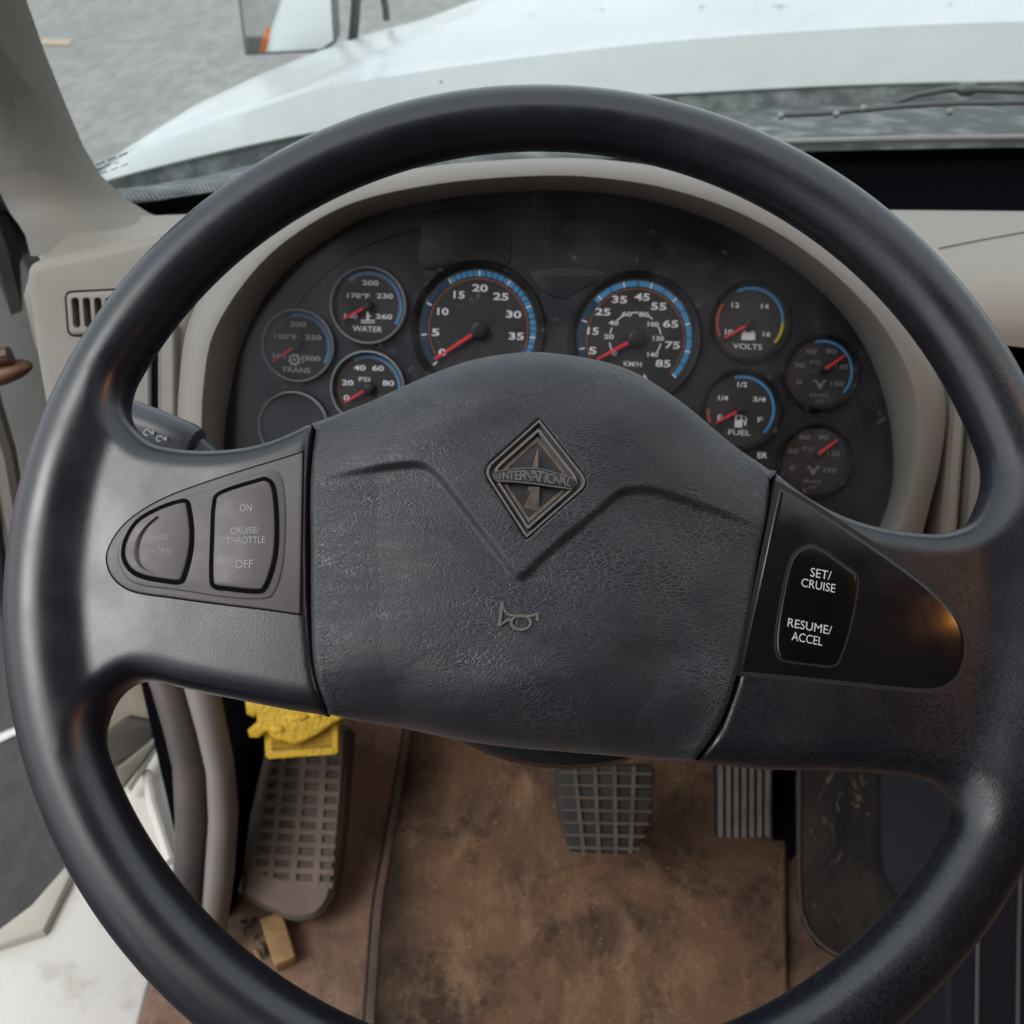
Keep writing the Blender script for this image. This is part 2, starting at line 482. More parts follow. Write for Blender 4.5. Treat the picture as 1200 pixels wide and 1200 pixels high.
def asphalt(name, a, b_, sx):
    m, t, b = nodes(name); v = coords(t, sx)
    c = mixc(t, ramp(t, noise(t, v, .9, 7, .6), [(.35, 0.), (.7, 1.)]), a, b_)
    c = mixc(t, ramp(t, noise(t, v, 14, 5, .65), [(.35, .0), (.75, .8)]), c, tuple(x * .62 for x in a))
    c = mixc(t, ramp(t, noise(t, v, 5, 6, .7), [(.42, .0), (.60, .85)]), c, tuple(x * .66 for x in a))
    c = mixc(t, ramp(t, noise(t, coords(t), 90, 3, .6), [(.55, 0.), (.75, .5)]), c, tuple(x * 1.35 for x in b_))
    t.links.new(c, b.inputs['Base Color']); b.inputs['Roughness'].default_value = .85
    bump(t, b, noise(t, coords(t), 120, 4), .5, .01)
    return m
ASPH = asphalt('pale_asphalt', (.31, .30, .288), (.38, .37, .355), (1.5, .42, 1))
ASPHD = asphalt('dark_asphalt', (.048, .044, .043), (.085, .077, .073), (1.2, .6, 1))
PAINTY = M('worn_yellow_paint', (.45, .36, .22), .7)
PAINTW = M('worn_white_paint', (.62, .61, .6), .7)
WGLASS = glass('windshield_glass', (.86, .91, .895), .8, .10, (.62, .65, .64), 9, 1.45, .10)
LENS = glass('cluster_lens', (.95, .95, .96), .42, .085, (.55, .54, .56), 11, 1.4, .12, .16)


# ------------------------------------------------------------------ steering wheel
NW = UP * .2474 - FWD * math.sqrt(1 - .2474 ** 2)
WC = CAM + FWD * .4089 + UP * (-.0152) + Vector((.0136, 0, 0))
WF = Frame(WC, NW)
RT, RO = .0156, .235
wheel = thing('steering_wheel', WC, 'large black vinyl truck steering wheel with grained hub pad and switch buttons', 'steering wheel')

def sd_poly(P, poly):
    """signed distance of points P (n,2) to a polygon, negative inside"""
    d = np.full(len(P), 1e9); ins = np.zeros(len(P), bool); V = np.array(poly); n = len(V)
    for i in range(n):
        a, b = V[i - 1], V[i]; e = b - a; w = P - a
        t = np.clip((w @ e) / max(e @ e, 1e-12), 0, 1)
        q = w - t[:, None] * e
        d = np.minimum(d, (q * q).sum(1))
        c = (a[1] > P[:, 1]) != (b[1] > P[:, 1])
        with np.errstate(divide='ignore', invalid='ignore'):
            xi = a[0] + (P[:, 1] - a[1]) * e[0] / (e[1] if abs(e[1]) > 1e-12 else 1e-12)
        ins ^= c & (P[:, 0] < xi)
    return np.where(ins, -1, 1) * np.sqrt(d)

SPW = .010      # height of the front of the spokes
left_px = [(118, 440), (140, 480), (168, 511), (190, 522), (236, 527), (288, 523), (330, 511), (374, 490), (440, 462), (440, 852), (378, 838),
           (340, 832), (283, 821), (220, 808), (180, 798), (155, 800), (133, 816), (110, 850), (84, 880), (50, 760), (58, 560)]
right_px = [(840, 500), (908, 552), (940, 577), (978, 599), (1020, 614), (1062, 622), (1105, 624), (1140, 612), (1160, 590), (1200, 560), (1238, 620), (1238, 880),
            (1215, 950), (1180, 960), (1120, 925), (1075, 911), (1030, 906), (970, 903), (900, 902), (818, 894), (760, 885), (760, 560)]
core_px = [(380, 520), (640, 470), (900, 580), (850, 860), (600, 850), (380, 815)]
polyL = catmull(WF.pxs(left_px, .002), 3); polyR = catmull(WF.pxs(right_px, .002), 3)
polyC = WF.pxs(core_px, 0)
seamL = WF.pxs([(-100, 200), (366, 200), (363, 497), (360, 560), (359, 640), (360, 700), (362, 730), (366, 775), (372, 806), (381, 838), (400, 950), (-100, 950)], SPW)
seamR = WF.pxs([(1400, 200), (915, 400), (911, 556), (905, 590), (894, 650), (880, 730), (864, 800), (846, 850), (822, 890), (790, 960), (1400, 960)], SPW)

def smin(a, b, k):
    h = np.clip(.5 + .5 * (b - a) / k, 0, 1)
    return b * (1 - h) + a * h - k * h * (1 - h)

def slab(d2, w, lo, hi, rr):
    q1 = d2 + rr; q2 = np.abs(w - (lo + hi) / 2) - (hi - lo) / 2 + rr
    return np.minimum(np.maximum(q1, q2), 0) + np.sqrt(np.maximum(q1, 0) ** 2 + np.maximum(q2, 0) ** 2) - rr

def sdf2(P2): return sd_poly(P2, polyL), sd_poly(P2, polyR), sd_poly(P2, polyC), sd_poly(P2, seamL), sd_poly(P2, seamR)

def sdf3(P2, w, d2):
    dl, dr, dc, ml, mr = d2
    ring = np.sqrt((np.hypot(P2[:, 0], P2[:, 1]) - (RO - RT)) ** 2 + w ** 2) - RT
    sl = -smin(-slab(dl, w, -.016, SPW, .0115), -ml, .003)
    sr = -smin(-slab(dr, w, -.016, SPW, .0115), -mr, .003)
    return np.minimum(smin(smin(ring, sl, .011), sr, .018), slab(dc, w, -.03, -.004, .004))

def surface_nets(F, gx, gy, gz):
    nx, ny, nz = F.shape; ins = F < 0
    acc = np.zeros((nx - 1, ny - 1, nz - 1, 3)); cnt = np.zeros((nx - 1, ny - 1, nz - 1))
    C = [(i, j, k) for i in (0, 1) for j in (0, 1) for k in (0, 1)]
    sl = lambda A, c: A[c[0]:nx - 1 + c[0], c[1]:ny - 1 + c[1], c[2]:nz - 1 + c[2]]
    for a in C:
        for ax in range(3):
            if a[ax]: continue
            b = list(a); b[ax] = 1
            fa, fb = sl(F, a), sl(F, b); x = (fa < 0) != (fb < 0)
            t = np.where(x, fa / np.where(x, fa - fb, 1), 0)
            for q in range(3): acc[..., q] += np.where(x, a[q] + (t if q == ax else 0), 0)
            cnt += x
    on = cnt > 0; idx = np.full(on.shape, -1); idx[on] = np.arange(on.sum())
    I = np.argwhere(on); V = acc[on] / cnt[on][:, None] + I
    V = np.c_[gx[0] + V[:, 0] * (gx[1] - gx[0]), gy[0] + V[:, 1] * (gy[1] - gy[0]), gz[0] + V[:, 2] * (gz[1] - gz[0])]
    quads = []
    for ax in range(3):
        o = [i for i in range(3) if i != ax]
        f0 = [slice(None)] * 3; f1 = [slice(None)] * 3
        f0[ax] = slice(0, -1); f1[ax] = slice(1, None)
        for q in o: f0[q] = slice(1, -1); f1[q] = slice(1, -1)
        s0, s1 = ins[tuple(f0)], ins[tuple(f1)]
        E = np.argwhere(s0 != s1)
        base = E.copy(); base[:, o[0]] += 1; base[:, o[1]] += 1
        def cell(da, db):
            q = base.copy(); q[:, o[0]] -= da; q[:, o[1]] -= db
            return idx[q[:, 0], q[:, 1], q[:, 2]]
        Q = np.stack([cell(1, 1), cell(0, 1), cell(0, 0), cell(1, 0)], 1)
        flip = s0[tuple(E.T)] ^ (ax == 1)
        Q[~flip] = Q[~flip][:, ::-1]
        quads.append(Q)
    return V, np.concatenate(quads)

STEP = .0016
gx = np.arange(-.246, .247, STEP); gy = np.arange(-.246, .247, STEP); gz = np.arange(-.036, .024, STEP)
XX, YY = np.meshgrid(gx, gy, indexing='ij'); P2 = np.c_[XX.ravel(), YY.ravel()]
d2 = sdf2(P2)
Fv = np.stack([sdf3(P2, np.full(len(P2), z), d2).reshape(XX.shape) for z in gz], 2)
V, Q = surface_nets(Fv, gx, gy, gz)
for it in range(2):                     # snap onto the exact surface
    dd = sdf2(V[:, :2]); f0 = sdf3(V[:, :2], V[:, 2], dd); e = 4e-4; g = []
    for ax in range(3):
        W_ = V.copy(); W_[:, ax] += e
        g.append((sdf3(W_[:, :2], W_[:, 2], dd if ax == 2 else sdf2(W_[:, :2])) - f0) / e)
    g = np.stack(g, 1); g /= np.maximum((g * g).sum(1), .25)[:, None]
    V = V - np.clip(f0, -.001, .001)[:, None] * g
rimm = MB()
A3 = np.array([list(WF.U), list(WF.V), list(WF.W)])
rimm.v = [tuple(p) for p in (V @ A3 + np.array(WF.O))]; rimm.f = [tuple(q) for q in Q.tolist()]; rimm.m = [0] * len(Q)
rim = rimm.build('rim', RIM, wheel, ang=180)

# hub pad: a thick cushion rolled over at the top and bottom edges
top_px = [(366, 497), (400, 478), (450, 455), (500, 434), (550, 418), (600, 410), (640, 409), (700, 417), (750, 432), (800, 462), (850, 500), (885, 532), (907, 556)]
bot_px = [(381, 836), (420, 845), (470, 853), (530, 866), (600, 876), (660, 881), (720, 886), (770, 890), (816, 892)]
lef_px = [(381, 836), (372, 806), (366, 770), (364, 720), (363, 640), (363, 560), (366, 497)]
rig_px = [(816, 892), (842, 850), (860, 800), (876, 730), (890, 650), (902, 590), (907, 556)]

def resample(pts, n):
    P = np.array(pts); L = np.r_[0, np.cumsum(np.hypot(*np.diff(P, axis=0).T))]
    s = np.linspace(0, L[-1], n)
    return np.c_[np.interp(s, L, P[:, 0]), np.interp(s, L, P[:, 1])]

NS, NT = 300, 280
PW = .0
cT = resample(catmull(WF.pxs(top_px, PW), 8, False), NS); cB = resample(catmull(WF.pxs(bot_px, PW), 8, False), NS)
cL = resample(catmull(WF.pxs(lef_px, .010), 8, False), NT); cR = resample(catmull(WF.pxs(rig_px, .010), 8, False), NT)
cL[0], cL[-1], cR[0], cR[-1] = cB[0], cT[0], cB[-1], cT[-1]
S, T = np.meshgrid(np.linspace(0, 1, NS), np.linspace(0, 1, NT), indexing='ij')
S3, T3 = S[..., None], T[..., None]
G = ((1 - T3) * cB[:, None] + T3 * cT[:, None] + (1 - S3) * cL[None] + S3 * cR[None]
     - (1 - S3) * (1 - T3) * cB[0] - S3 * (1 - T3) * cB[-1] - (1 - S3) * T3 * cT[0] - S3 * T3 * cT[-1])

def poly_dist(P, line):
    d = np.full(len(P), 1e9); L = np.array(line)
    for a, b in zip(L[:-1], L[1:]):
        e = b - a; w = P - a; t = np.clip((w @ e) / (e @ e), 0, 1); q = w - t[:, None] * e
        d = np.minimum(d, np.sqrt((q * q).sum(1)))
    return d

UC = WF.px(622, 640, .02)[0]
PH0, PHD = .0115, .0095
def pad_base(u): return PH0 + PHD * np.clip(1 - ((u - UC) / .098) ** 2, 0, 1)
flat = G.reshape(-1, 2)
dT = poly_dist(flat, cT[::4]); dB = poly_dist(flat, cB[::4]); dL = poly_dist(flat, cL[::4]); dR = poly_dist(flat, cR[::4])
def roll(d, r_, depth): x = np.clip(1 - d / r_, 0, 1); return depth * (1 - np.sqrt(np.maximum(0, 1 - x ** 2)))
ends = 1 - np.abs(2 * S.reshape(-1) - 1) ** 5
H = pad_base(flat[:, 0]) - roll(dT, .040, .010 + .018 * ends) - roll(dB, .034, .012 + .014 * ends) - roll(np.minimum(dL, dR), .0035, .0035)
chev_px = [(340, 560), (400, 551), (455, 544), (490, 543), (508, 552), (530, 578), (560, 617), (590, 656), (603, 672), (608, 675), (616, 673), (640, 650), (690, 608), (722, 580), (740, 573), (765, 573), (800, 582), (870, 604), (930, 625)]
chev = WF.pxs(chev_px, .02)
low = chev + [(.3, -.4), (-.4, -.4)]
sdc = sd_poly(flat, catmull(chev, 4, False) + [(.3, -.4), (-.4, -.4)])
fade = np.clip(np.minimum(dL, dR) / .03, 0, 1)
H -= .0026 * fade * (1 - np.clip((sdc + .0019) / .0038, 0, 1) ** 2 * (3 - 2 * np.clip((sdc + .0019) / .0038, 0, 1)))
# broad worn puckers
H += .0006 * np.sin(flat[:, 0] * 70 + 3 * np.sin(flat[:, 1] * 45)) * np.sin(flat[:, 1] * 60 + 1.3)
BH = PH0 + PHD - .0003
outer_px = [(632, 491), (691, 566), (617, 631), (565, 551)]
dia = rounded(WF.pxs(outer_px, BH), [.0008, .006, .0008, .006], 6)
sdd = sd_poly(flat, dia)
H -= .0034 * np.clip((.0006 - sdd) / .0012, 0, 1)
pad = MB()
pts = [WF.p(u, v, h) for (u, v), h in zip(flat, H)]
fs = [(i * NT + j, (i + 1) * NT + j, (i + 1) * NT + j + 1, i * NT + j + 1) for i in range(NS - 1) for j in range(NT - 1)]
pad.add(pts, fs)
ring_ids = [i * NT for i in range(NS)] + [(NS - 1) * NT + j for j in range(1, NT)] + [i * NT + NT - 1 for i in range(NS - 2, -1, -1)] + [j for j in range(NT - 2, 0, -1)]
rim0 = [(flat[i], H[i]) for i in ring_ids]
rr = [[WF.p(p[0], p[1], h) for p, h in rim0], [WF.p(p[0], p[1], min(h, -.012) - .012) for p, h in rim0]]
pad.loft(rr)
padpart = pad.build('hub_pad', PAD, wheel, ang=70)

# emblem (sub-part of the hub pad)
def diam(scale_px): # scaled rhombus in pixels about its middle
    cx, cy = 626, 560
    return [(cx + (x - cx) * scale_px, cy + (y - cy) * scale_px) for x, y in outer_px]
def dpoly(s_, w, r1=.005, r0=.0006): return rounded(WF.pxs(diam(s_), w), [r0, r1, r0, r1], 6)
em = MB()
b0 = BH - .0034
em.flat(WF, dpoly(.99, BH, .006), b0 + .0004, mi=0)                                   # recess floor
def ridge(s0, s1, h, mi=0, base=None):
    o, i_ = dpoly(s0, BH), dpoly(s1, BH)
    a = .18; mid0 = [((1 - a) * p[0] + a * q[0], (1 - a) * p[1] + a * q[1]) for p, q in zip(o, i_)]
    mid1 = [(a * p[0] + (1 - a) * q[0], a * p[1] + (1 - a) * q[1]) for p, q in zip(o, i_)]
    b_ = b0 if base is None else base
    em.loft([[WF.p(u, v, w) for u, v in r_] for r_, w in ((o, b_), (mid0, h), (mid1, h), (i_, b_ - .0003))], mi=mi)
ridge(1.0, .93, BH + .0004, 0)
ridge(.86, .77, BH - .0002, 0)
ridge(.75, .62, b0 + .0012, 1)
em.flat(WF, dpoly(.63, BH, .002), b0 + .0008, mi=2)
def q(x, y): return (540 + x / 6.667, 480 + y / 6.667)                                # from the enlarged view
def W3(x, y, w): u, v = WF.px(*q(x, y), w=w); return WF.p(u, v, w)
lo_, hi_ = b0 + .0009, b0 + .0042
em.add([W3(605, 285, hi_), W3(556, 462, lo_), W3(600, 462, hi_), W3(622, 468, lo_)], [(0, 1, 2), (0, 2, 3)], 1)
em.add([W3(522, 604, lo_), W3(490, 772, lo_), W3(528, 640, hi_), W3(612, 604, hi_), W3(612, 790, lo_)], [(0, 1, 2)], 2)
em.add([W3(530, 604, hi_), W3(492, 772, lo_), W3(613, 790, lo_), W3(613, 604, hi_)], [(0, 1, 2, 3)], 1)
band_top = [(248, 500), (270, 478), (420, 458), (590, 452), (760, 492), (880, 535), (902, 560)]
band_bot = [(898, 600), (870, 628), (720, 608), (560, 586), (420, 572), (280, 566), (252, 540)]
bw = BH + .0003
bd = WF.pxs([q(*p) for p in band_top + band_bot], bw)
em.plate(WF, bd, b0, bw, .0005, mi=2)
for k, sgn in ((band_top[1:6], 1), (band_bot[1:6], -1)):
    em.tube([W3(x, y + 8 * sgn, bw + .0002) for x, y in catmull(k, 4, False)], .0003, 6, mi=0)
em.build('emblem', [EMB, DUST, EMBD], padpart, ang=25)
lt = MB()
wrd = 'INTERNATIONAL'
for i, ch in enumerate(wrd):
    t = (i + .5) / len(wrd)
    x = 285 + t * 580
    yt = np.interp(x, [248, 420, 590, 760, 902], [498, 466, 460, 500, 552]); yb = np.interp(x, [252, 420, 560, 720, 898], [555, 565, 578, 600, 618])
    y = (yt + yb) / 2 + 2
    y2 = np.interp(x + 10, [248, 420, 590, 760, 902], [520, 515, 519, 550, 585]) - np.interp(x - 10, [248, 420, 590, 760, 902], [520, 515, 519, 550, 585])
    u, v = WF.px(*q(x, y), w=bw)
    hgt = (yb - yt) / 6.667 * .40 / FPX
    lt.text(WF, ch, u, v, hgt * 1.05, bw + .0004, sx=.85, rot=-math.atan2(y2, 20), bold=.02)
lt.build('lettering', M('emblem_raised_letters', (.15, .145, .14), .4), padpart)
hs = MB()
def Hp(x, y): # zoomed (400,600,x3) coordinates
    u, v = WF.px(400 + x / 3, 600 + y / 3, .0185); return (u, v)
hz = float(pad_base(np.array(WF.px(607, 722, .018)[0]))) - .0026
def Ht(pts, r_=.0007): hs.tube([WF.p(*Hp(x, y), hz + .0002) for x, y in pts], r_, 6)
Ht([(566, 316), (562, 360), (556, 402)], .0008)
Ht(catmull([(566, 318), (572, 342), (590, 362), (630, 368), (668, 366), (690, 358)], 5, False))
Ht(catmull([(556, 402), (568, 392), (588, 380), (600, 384)], 5, False))
Ht([(690, 356), (690, 384)], .0008)
Ht([(632 + 34 * math.cos(a), 390 + 25 * math.sin(a)) for a in np.linspace(0, 2 * math.pi, 25)], .0007)
hs.build('horn_symbol', M('horn_symbol_worn', (.16, .145, .135), .6), padpart)

# switch panels and buttons
def grooved(F, outline, w, name, mat, parent, gap=.0009, bevel=.0008, rise=.0008, gapmat=None):
    m = MB()
    m.plate(F, inset(outline, -gap), w - .003, w + .00015, 0, mi=1)
    m.plate(F, outline, w - .003, w + rise, bevel, mi=0)
    return m.build(name, [mat, gapmat or GAP], parent, ang=40)

pl = catmull([(354, 531), (353, 532)], 1)  # (unused helper points)
panL = [(355, 530), (330, 538), (290, 550), (240, 566), (195, 583), (160, 603), (138, 624), (126, 648), (128, 668), (140, 684), (160, 694), (200, 700), (260, 708), (310, 714), (352, 720)]
oL = WF.pxs(catmull(panL, 5, False), SPW)
spL = grooved(WF, oL, SPW, 'switch_panel', SATIN, wheel, gap=.0005, rise=.0007)
spL['label'] = 'grey satin switch panel on the left spoke'
# raised rounded pad that carries both buttons
inL = [(322, 551), (296, 556), (250, 572), (200, 588), (165, 608), (142, 634), (137, 652), (146, 675), (165, 686), (210, 692), (262, 700), (306, 702), (322, 694), (332, 660), (335, 610), (332, 566)]
ip = MB(); ip.plate(WF, catmull(WF.pxs(inL, SPW + .0012), 5), SPW, SPW + .0013, .0008)
ip.build('raised_border', SATIN, spL, ang=40)
HB = SPW + .0013
air_px = [(219, 587), (223, 598), (226, 625), (224, 650), (217, 676), (211, 683), (195, 682), (168, 677), (152, 668), (144, 652), (147, 632), (160, 611), (182, 597), (206, 588)]
cru_px = [(258, 577), (300, 563), (312, 561), (321, 570), (325, 600), (325, 640), (320, 668), (311, 690), (300, 694), (268, 691), (251, 688), (247, 675), (248, 630), (250, 592)]
b1 = grooved(WF, inset(catmull(WF.pxs(air_px, HB), 5), .0012), HB, 'button', BUTTON, wheel, gap=.0019, rise=.0009, bevel=.0007)
b1['label'] = 'half-round air horn button'
di = MB()
# dished thumb scoop edge on the air-horn button
sc_px = [(186, 606), (171, 617), (160, 632), (157, 650), (164, 664), (182, 673)]
ca = WF.pxs(catmull(sc_px, 6, False), HB); n_ = len(ca)
di.loft([[WF.p(u, v, HB + .0008) for u, v in ca],
         [WF.p(u + .0014 * math.sin(math.pi * i / (n_ - 1)), v, HB + .0022) for i, (u, v) in enumerate(ca)],
         [WF.p(u + .0027 * math.sin(math.pi * i / (n_ - 1)), v, HB + .0009) for i, (u, v) in enumerate(ca)]], closed=False)
di.build('thumb_ridge', BUTTON, b1)
b2 = grooved(WF, inset(catmull(WF.pxs(cru_px, HB), 5), .0012), HB, 'button', BUTTON, wheel, gap=.0019, rise=.0009, bevel=.0007)
b2['label'] = 'cruise and throttle on off rocker button'

def letter(parent, lines, w, mat, px_tilt=0, bold=0.0, name='lettering'):
    m = MB()
    for body, x, y, h, wd in lines: m.textfit(WF, body, x, y, wd, h, .40, w, px_tilt, bold)
    return m.build(name, mat, parent)
letter(b1, [('AIR', 190, 630, 7.5, 15), ('HORN', 188, 646, 7.5, 25)], HB + .00105, GREYINK, R(2))
letter(b2, [('ON', 288, 595, 9, 14), ('CRUISE/', 287, 621.5, 7.5, 33), ('THROTTLE', 288, 633, 8, 45), ('OFF', 286, 661, 10, 20)], HB + .00105, MIDINK, R(2))

panR = [(911, 566), (940, 583), (985, 612), (1030, 642), (1078, 677), (1108, 704), (1126, 728), (1133, 752), (1130, 780), (1118, 800), (1095, 810), (1060, 809), (1000, 803), (930, 796), (864, 790)]
oR = WF.pxs(catmull(panR, 5, False), SPW)
spR = grooved(WF, oR, SPW, 'switch_panel', GLOSS, wheel, gap=.0007, rise=.0006, bevel=.0028, gapmat=BEZ)
spR['label'] = 'glossy black switch panel on the right spoke'
set_px = [(942, 640), (958, 640), (990, 662), (1004, 674), (1005, 692), (997, 735), (985, 772), (976, 781), (955, 780), (920, 775), (910, 767), (908, 745), (915, 700), (926, 655)]
b3 = grooved(WF, inset(catmull(WF.pxs(set_px, SPW + .0006), 5), .0006), SPW + .0006, 'button', BTNBLK, wheel, gap=.0009, rise=.0009, bevel=.001, gapmat=BEZ)
b3['label'] = 'black set cruise and resume rocker button'
letter(b3, [('SET/', 962, 672.5, 10.5, 24), ('CRUISE', 959, 686, 10, 39), ('RESUME/', 949, 734, 10, 50), ('ACCEL', 946, 748.5, 10, 35)], SPW + .0017, WHITEINK, R(-11))

# steering column, shroud and stalk behind the wheel
colm = thing('steering_column', WF.p(.01, -.05, -.12), 'dark plastic steering column shroud below the hub pad with grey stalk', 'steering column')
sh = MB(); rings = []
for w, k in ((-.030, .8), (-.034, .97), (-.045, 1.0), (-.12, .98), (-.22, .9), (-.32, .85)):
    rings.append([WF.p(.012 + .082 * k * math.cos(a), -.034 + .062 * k * math.sin(a), w) for a in np.linspace(0, 2 * math.pi, 40, endpoint=False)])
sh.loft(rings, cap0=True, cap1=True); sh.build('shroud', SHROUD, colm, ang=50)
st = MB()
SW = -.075
c0 = WF.p(*WF.px(92, 470, SW), SW); c1 = WF.p(*WF.px(232, 524, SW), SW)
path = [c0.lerp(c1, t) for t in (0, .1, .3, .6, .9, .985, 1.0)]
st.tube(path, [.006, .0105, .0115, .0118, .0112, .0100, .006], 20)
st.tube([c1, WF.p(-.1, -.0, SW - .01), WF.p(-.03, -.02, SW - .02)], .006, 10)
stp = st.build('stalk', STALK, colm, ang=50)
ic = MB()
def spt(x, y): u, v = WF.px(x, y, SW + .0122); return u, v
for cx, cy, s_ in ((172, 507, .8), (187, 514, .7)):
    u, v = spt(cx, cy); ic.arc(WF, u, v, .0012, .0019, 0, 300, SW + .0124, 16)
    ic.add([WF.p(u + .002, v - .001, SW + .0124), WF.p(u + .0042, v - .001, SW + .0124), WF.p(u + .0036, v + .001, SW + .0124), WF.p(u + .0024, v + .001, SW + .0124)], [(0, 1, 2, 3)])
ic.build('stalk_symbol', GREYINK, stp)

# ------------------------------------------------------------------ instrument cluster
CE = R(27)
cd_ = ray(653, 390)
CO = CAM + cd_ * (.70 / 1.0)
CF = Frame(CO, (0, -math.cos(CE), math.sin(CE)))
clus = thing('instrument_cluster', CO, 'dark instrument cluster of round truck gauges with blue scales and red needles', 'instrument cluster')
A_px = [(258, 640), (262, 523), (268, 470), (285, 400), (320, 335), (370, 290), (430, 255), (520, 233), (620, 224), (700, 226), (780, 240), (860, 270), (930, 315), (985, 365), (1020, 420), (1040, 480), (1047, 540), (1042, 585), (1026, 625), (1000, 650)]
B_px = [(234, 640), (239, 523), (242, 455), (255, 390), (300, 322), (352, 275), (420, 239), (515, 218), (620, 209), (702, 211), (790, 226), (875, 257), (950, 303), (1012, 360), (1050, 415), (1070, 475), (1072, 530), (1062, 585), (1045, 630), (1030, 660)]
C_px = [(208, 640), (208, 523), (210, 450), (222, 375), (265, 300), (330, 248), (408, 213), (512, 194), (620, 186), (706, 187), (800, 201), (890, 231), (972, 281), (1045, 346), (1088, 410), (1108, 470), (1102, 540), (1090, 590), (1080, 630), (1070, 660)]
A2 = catmull(CF.pxs(A_px, 0), 5, False)
pm = MB()
pm.flat(CF, inset(A2, -.02) , -.004)
# moulded step that follows the top of the panel
arcs = [(300, 500), (312, 430), (345, 360), (395, 308), (455, 277), (540, 259), (620, 253), (700, 256), (770, 268), (850, 300), (915, 345), (965, 400), (1000, 460), (1012, 520), (1008, 590)]
aa = catmull(CF.pxs(arcs, 0), 5, False); ai = inset(aa, .0025)
pm.tube([CF.p(u, v, -.0042) for u, v in aa[6:-4]], .0012, 6)
for blk in ([(487, 305), (492, 268), (502, 246), (600, 240), (598, 312), (560, 306), (520, 312), (500, 318)], [(618, 318), (650, 312), (700, 314), (722, 322), (690, 334), (660, 352), (632, 340)]):
    pm.plate(CF, rounded(CF.pxs(blk, 0), .006), -.006, -.0028, .0012)
pm.build('panel', CLUST, clus, ang=40)
TILT = R(-2.6)

def gauge(cx, cy, r_px, label, nums, needle=None, hub_px=11, bands=(), ticks=None, ring='black', hub=None, extra=None, depth=.006, dull=False):
    cu, cv = CF.px(cx, cy, 0); r_ = r_px * .70 / FPX
    hx, hy = hub or (cx, cy)
    g = MB()
    if ring == 'grey': g.lathe(CF, cu, cv, [(r_ * 1.06, -.004), (r_ * 1.045, -.001), (r_ * 1.03, .0)], 64, mi=1); g.lathe(CF, cu, cv, [(r_ * 1.03, .0), (r_ * 1.01, .0030), (r_ * .985, .0034), (r_ * .96, .0016)], 64, mi=0); g.lathe(CF, cu, cv, [(r_ * .96, .0016), (r_ * .93, -.003)], 64, mi=1); k = .93
    else: g.lathe(CF, cu, cv, [(r_ * 1.07, -.0039), (r_ * 1.05, -.0005), (r_ * 1.02, .0006), (r_ * .985, -.001), (r_ * .925, -.0038)], 64, mi=1); k = .91
    gp = g.build('gauge', [RINGM, RINGB], clus, ang=50); gp['label'] = label
    d = MB(); fw = -.0034
    d.add([CF.p(cu + r_ * .96 * math.cos(2 * math.pi * i / 64), cv + r_ * .96 * math.sin(2 * math.pi * i / 64), fw) for i in range(64)], [tuple(range(64))])
    d.build('dial_face', DIAL if nums else CLUST, gp)
    if bands:
        b = MB(); w = fw + .0003
        for (ra, rb, a0, a1, mi) in bands: b.arc(CF, cu, cv, r_ * ra, r_ * rb, a0 + math.degrees(TILT), a1 + math.degrees(TILT), w + .0002 * mi * .2, 60, mi)
        if ticks:
            t0, t1, n, maj = ticks
            for i in range(n + 1):
                a = R(t0 + (t1 - t0) * i / n) + TILT; big = i % maj == 0
                b.loft([[CF.p(cu + r_ * q_ * math.cos(a + s_), cv + r_ * q_ * math.sin(a + s_), w + .0005) for q_ in ((.815, .90) if big else (.81, .90))] for s_ in ((-.013, .013) if big else (-.008, .008))], closed=False, mi=5 if big else 1)
        b.build('scale_band', [BLUE, BLUE_SHADE_TICK, YEL, ORG, RED, NUM, REDD], gp)
    if nums:
        l = MB()
        for body, x, y, h, sx in nums:
            nd = 3.4 if body == 'KM/H' else len(body) - .55 * sum(c_ in '/I1' for c_ in body)
            l.textfit(CF, body, x, y, nd * h * .88 * sx / 1.1, h * .84, .70, fw + .0006, TILT, .02 if body[0].isdigit() else .006)
        if extra: extra(l, fw + .0006, cu, cv, r_)
        l.build('lettering', (NUM, NUMF, NUMG)[int(dull)], gp)
    if needle:
        hu, hv = CF.px(hx, hy, .001); nu, nv = CF.px(*needle, .001)
        n_ = MB(); dv = Vector((nu - hu, nv - hv)); L = dv.length; dv.normalize(); nr = Vector((-dv.y, dv.x))
        s0 = hub_px * .35 * .70 / FPX
        wd = max(.0011, r_ * .030)
        a, b_ = (hu + dv.x * s0, hv + dv.y * s0), (nu, nv)
        ol = [(a[0] + nr.x * wd, a[1] + nr.y * wd), (b_[0] + nr.x * wd * .55, b_[1] + nr.y * wd * .55), (b_[0] - nr.x * wd * .55, b_[1] - nr.y * wd * .55), (a[0] - nr.x * wd, a[1] - nr.y * wd)]
        n_.plate(CF, ol, .0004, .0014, .0003, back=True); n_.build('needle', RED, gp)
        hb = MB(); hr = hub_px * .70 / FPX
        hb.lathe(CF, hu, hv, [(hr, fw), (hr * .97, .0018), (hr * .8, .0028), (hr * .3, .0030), (.00001, .0030)], 32); hb.build('needle_hub', BLACK, gp, ang=60)
    return gp

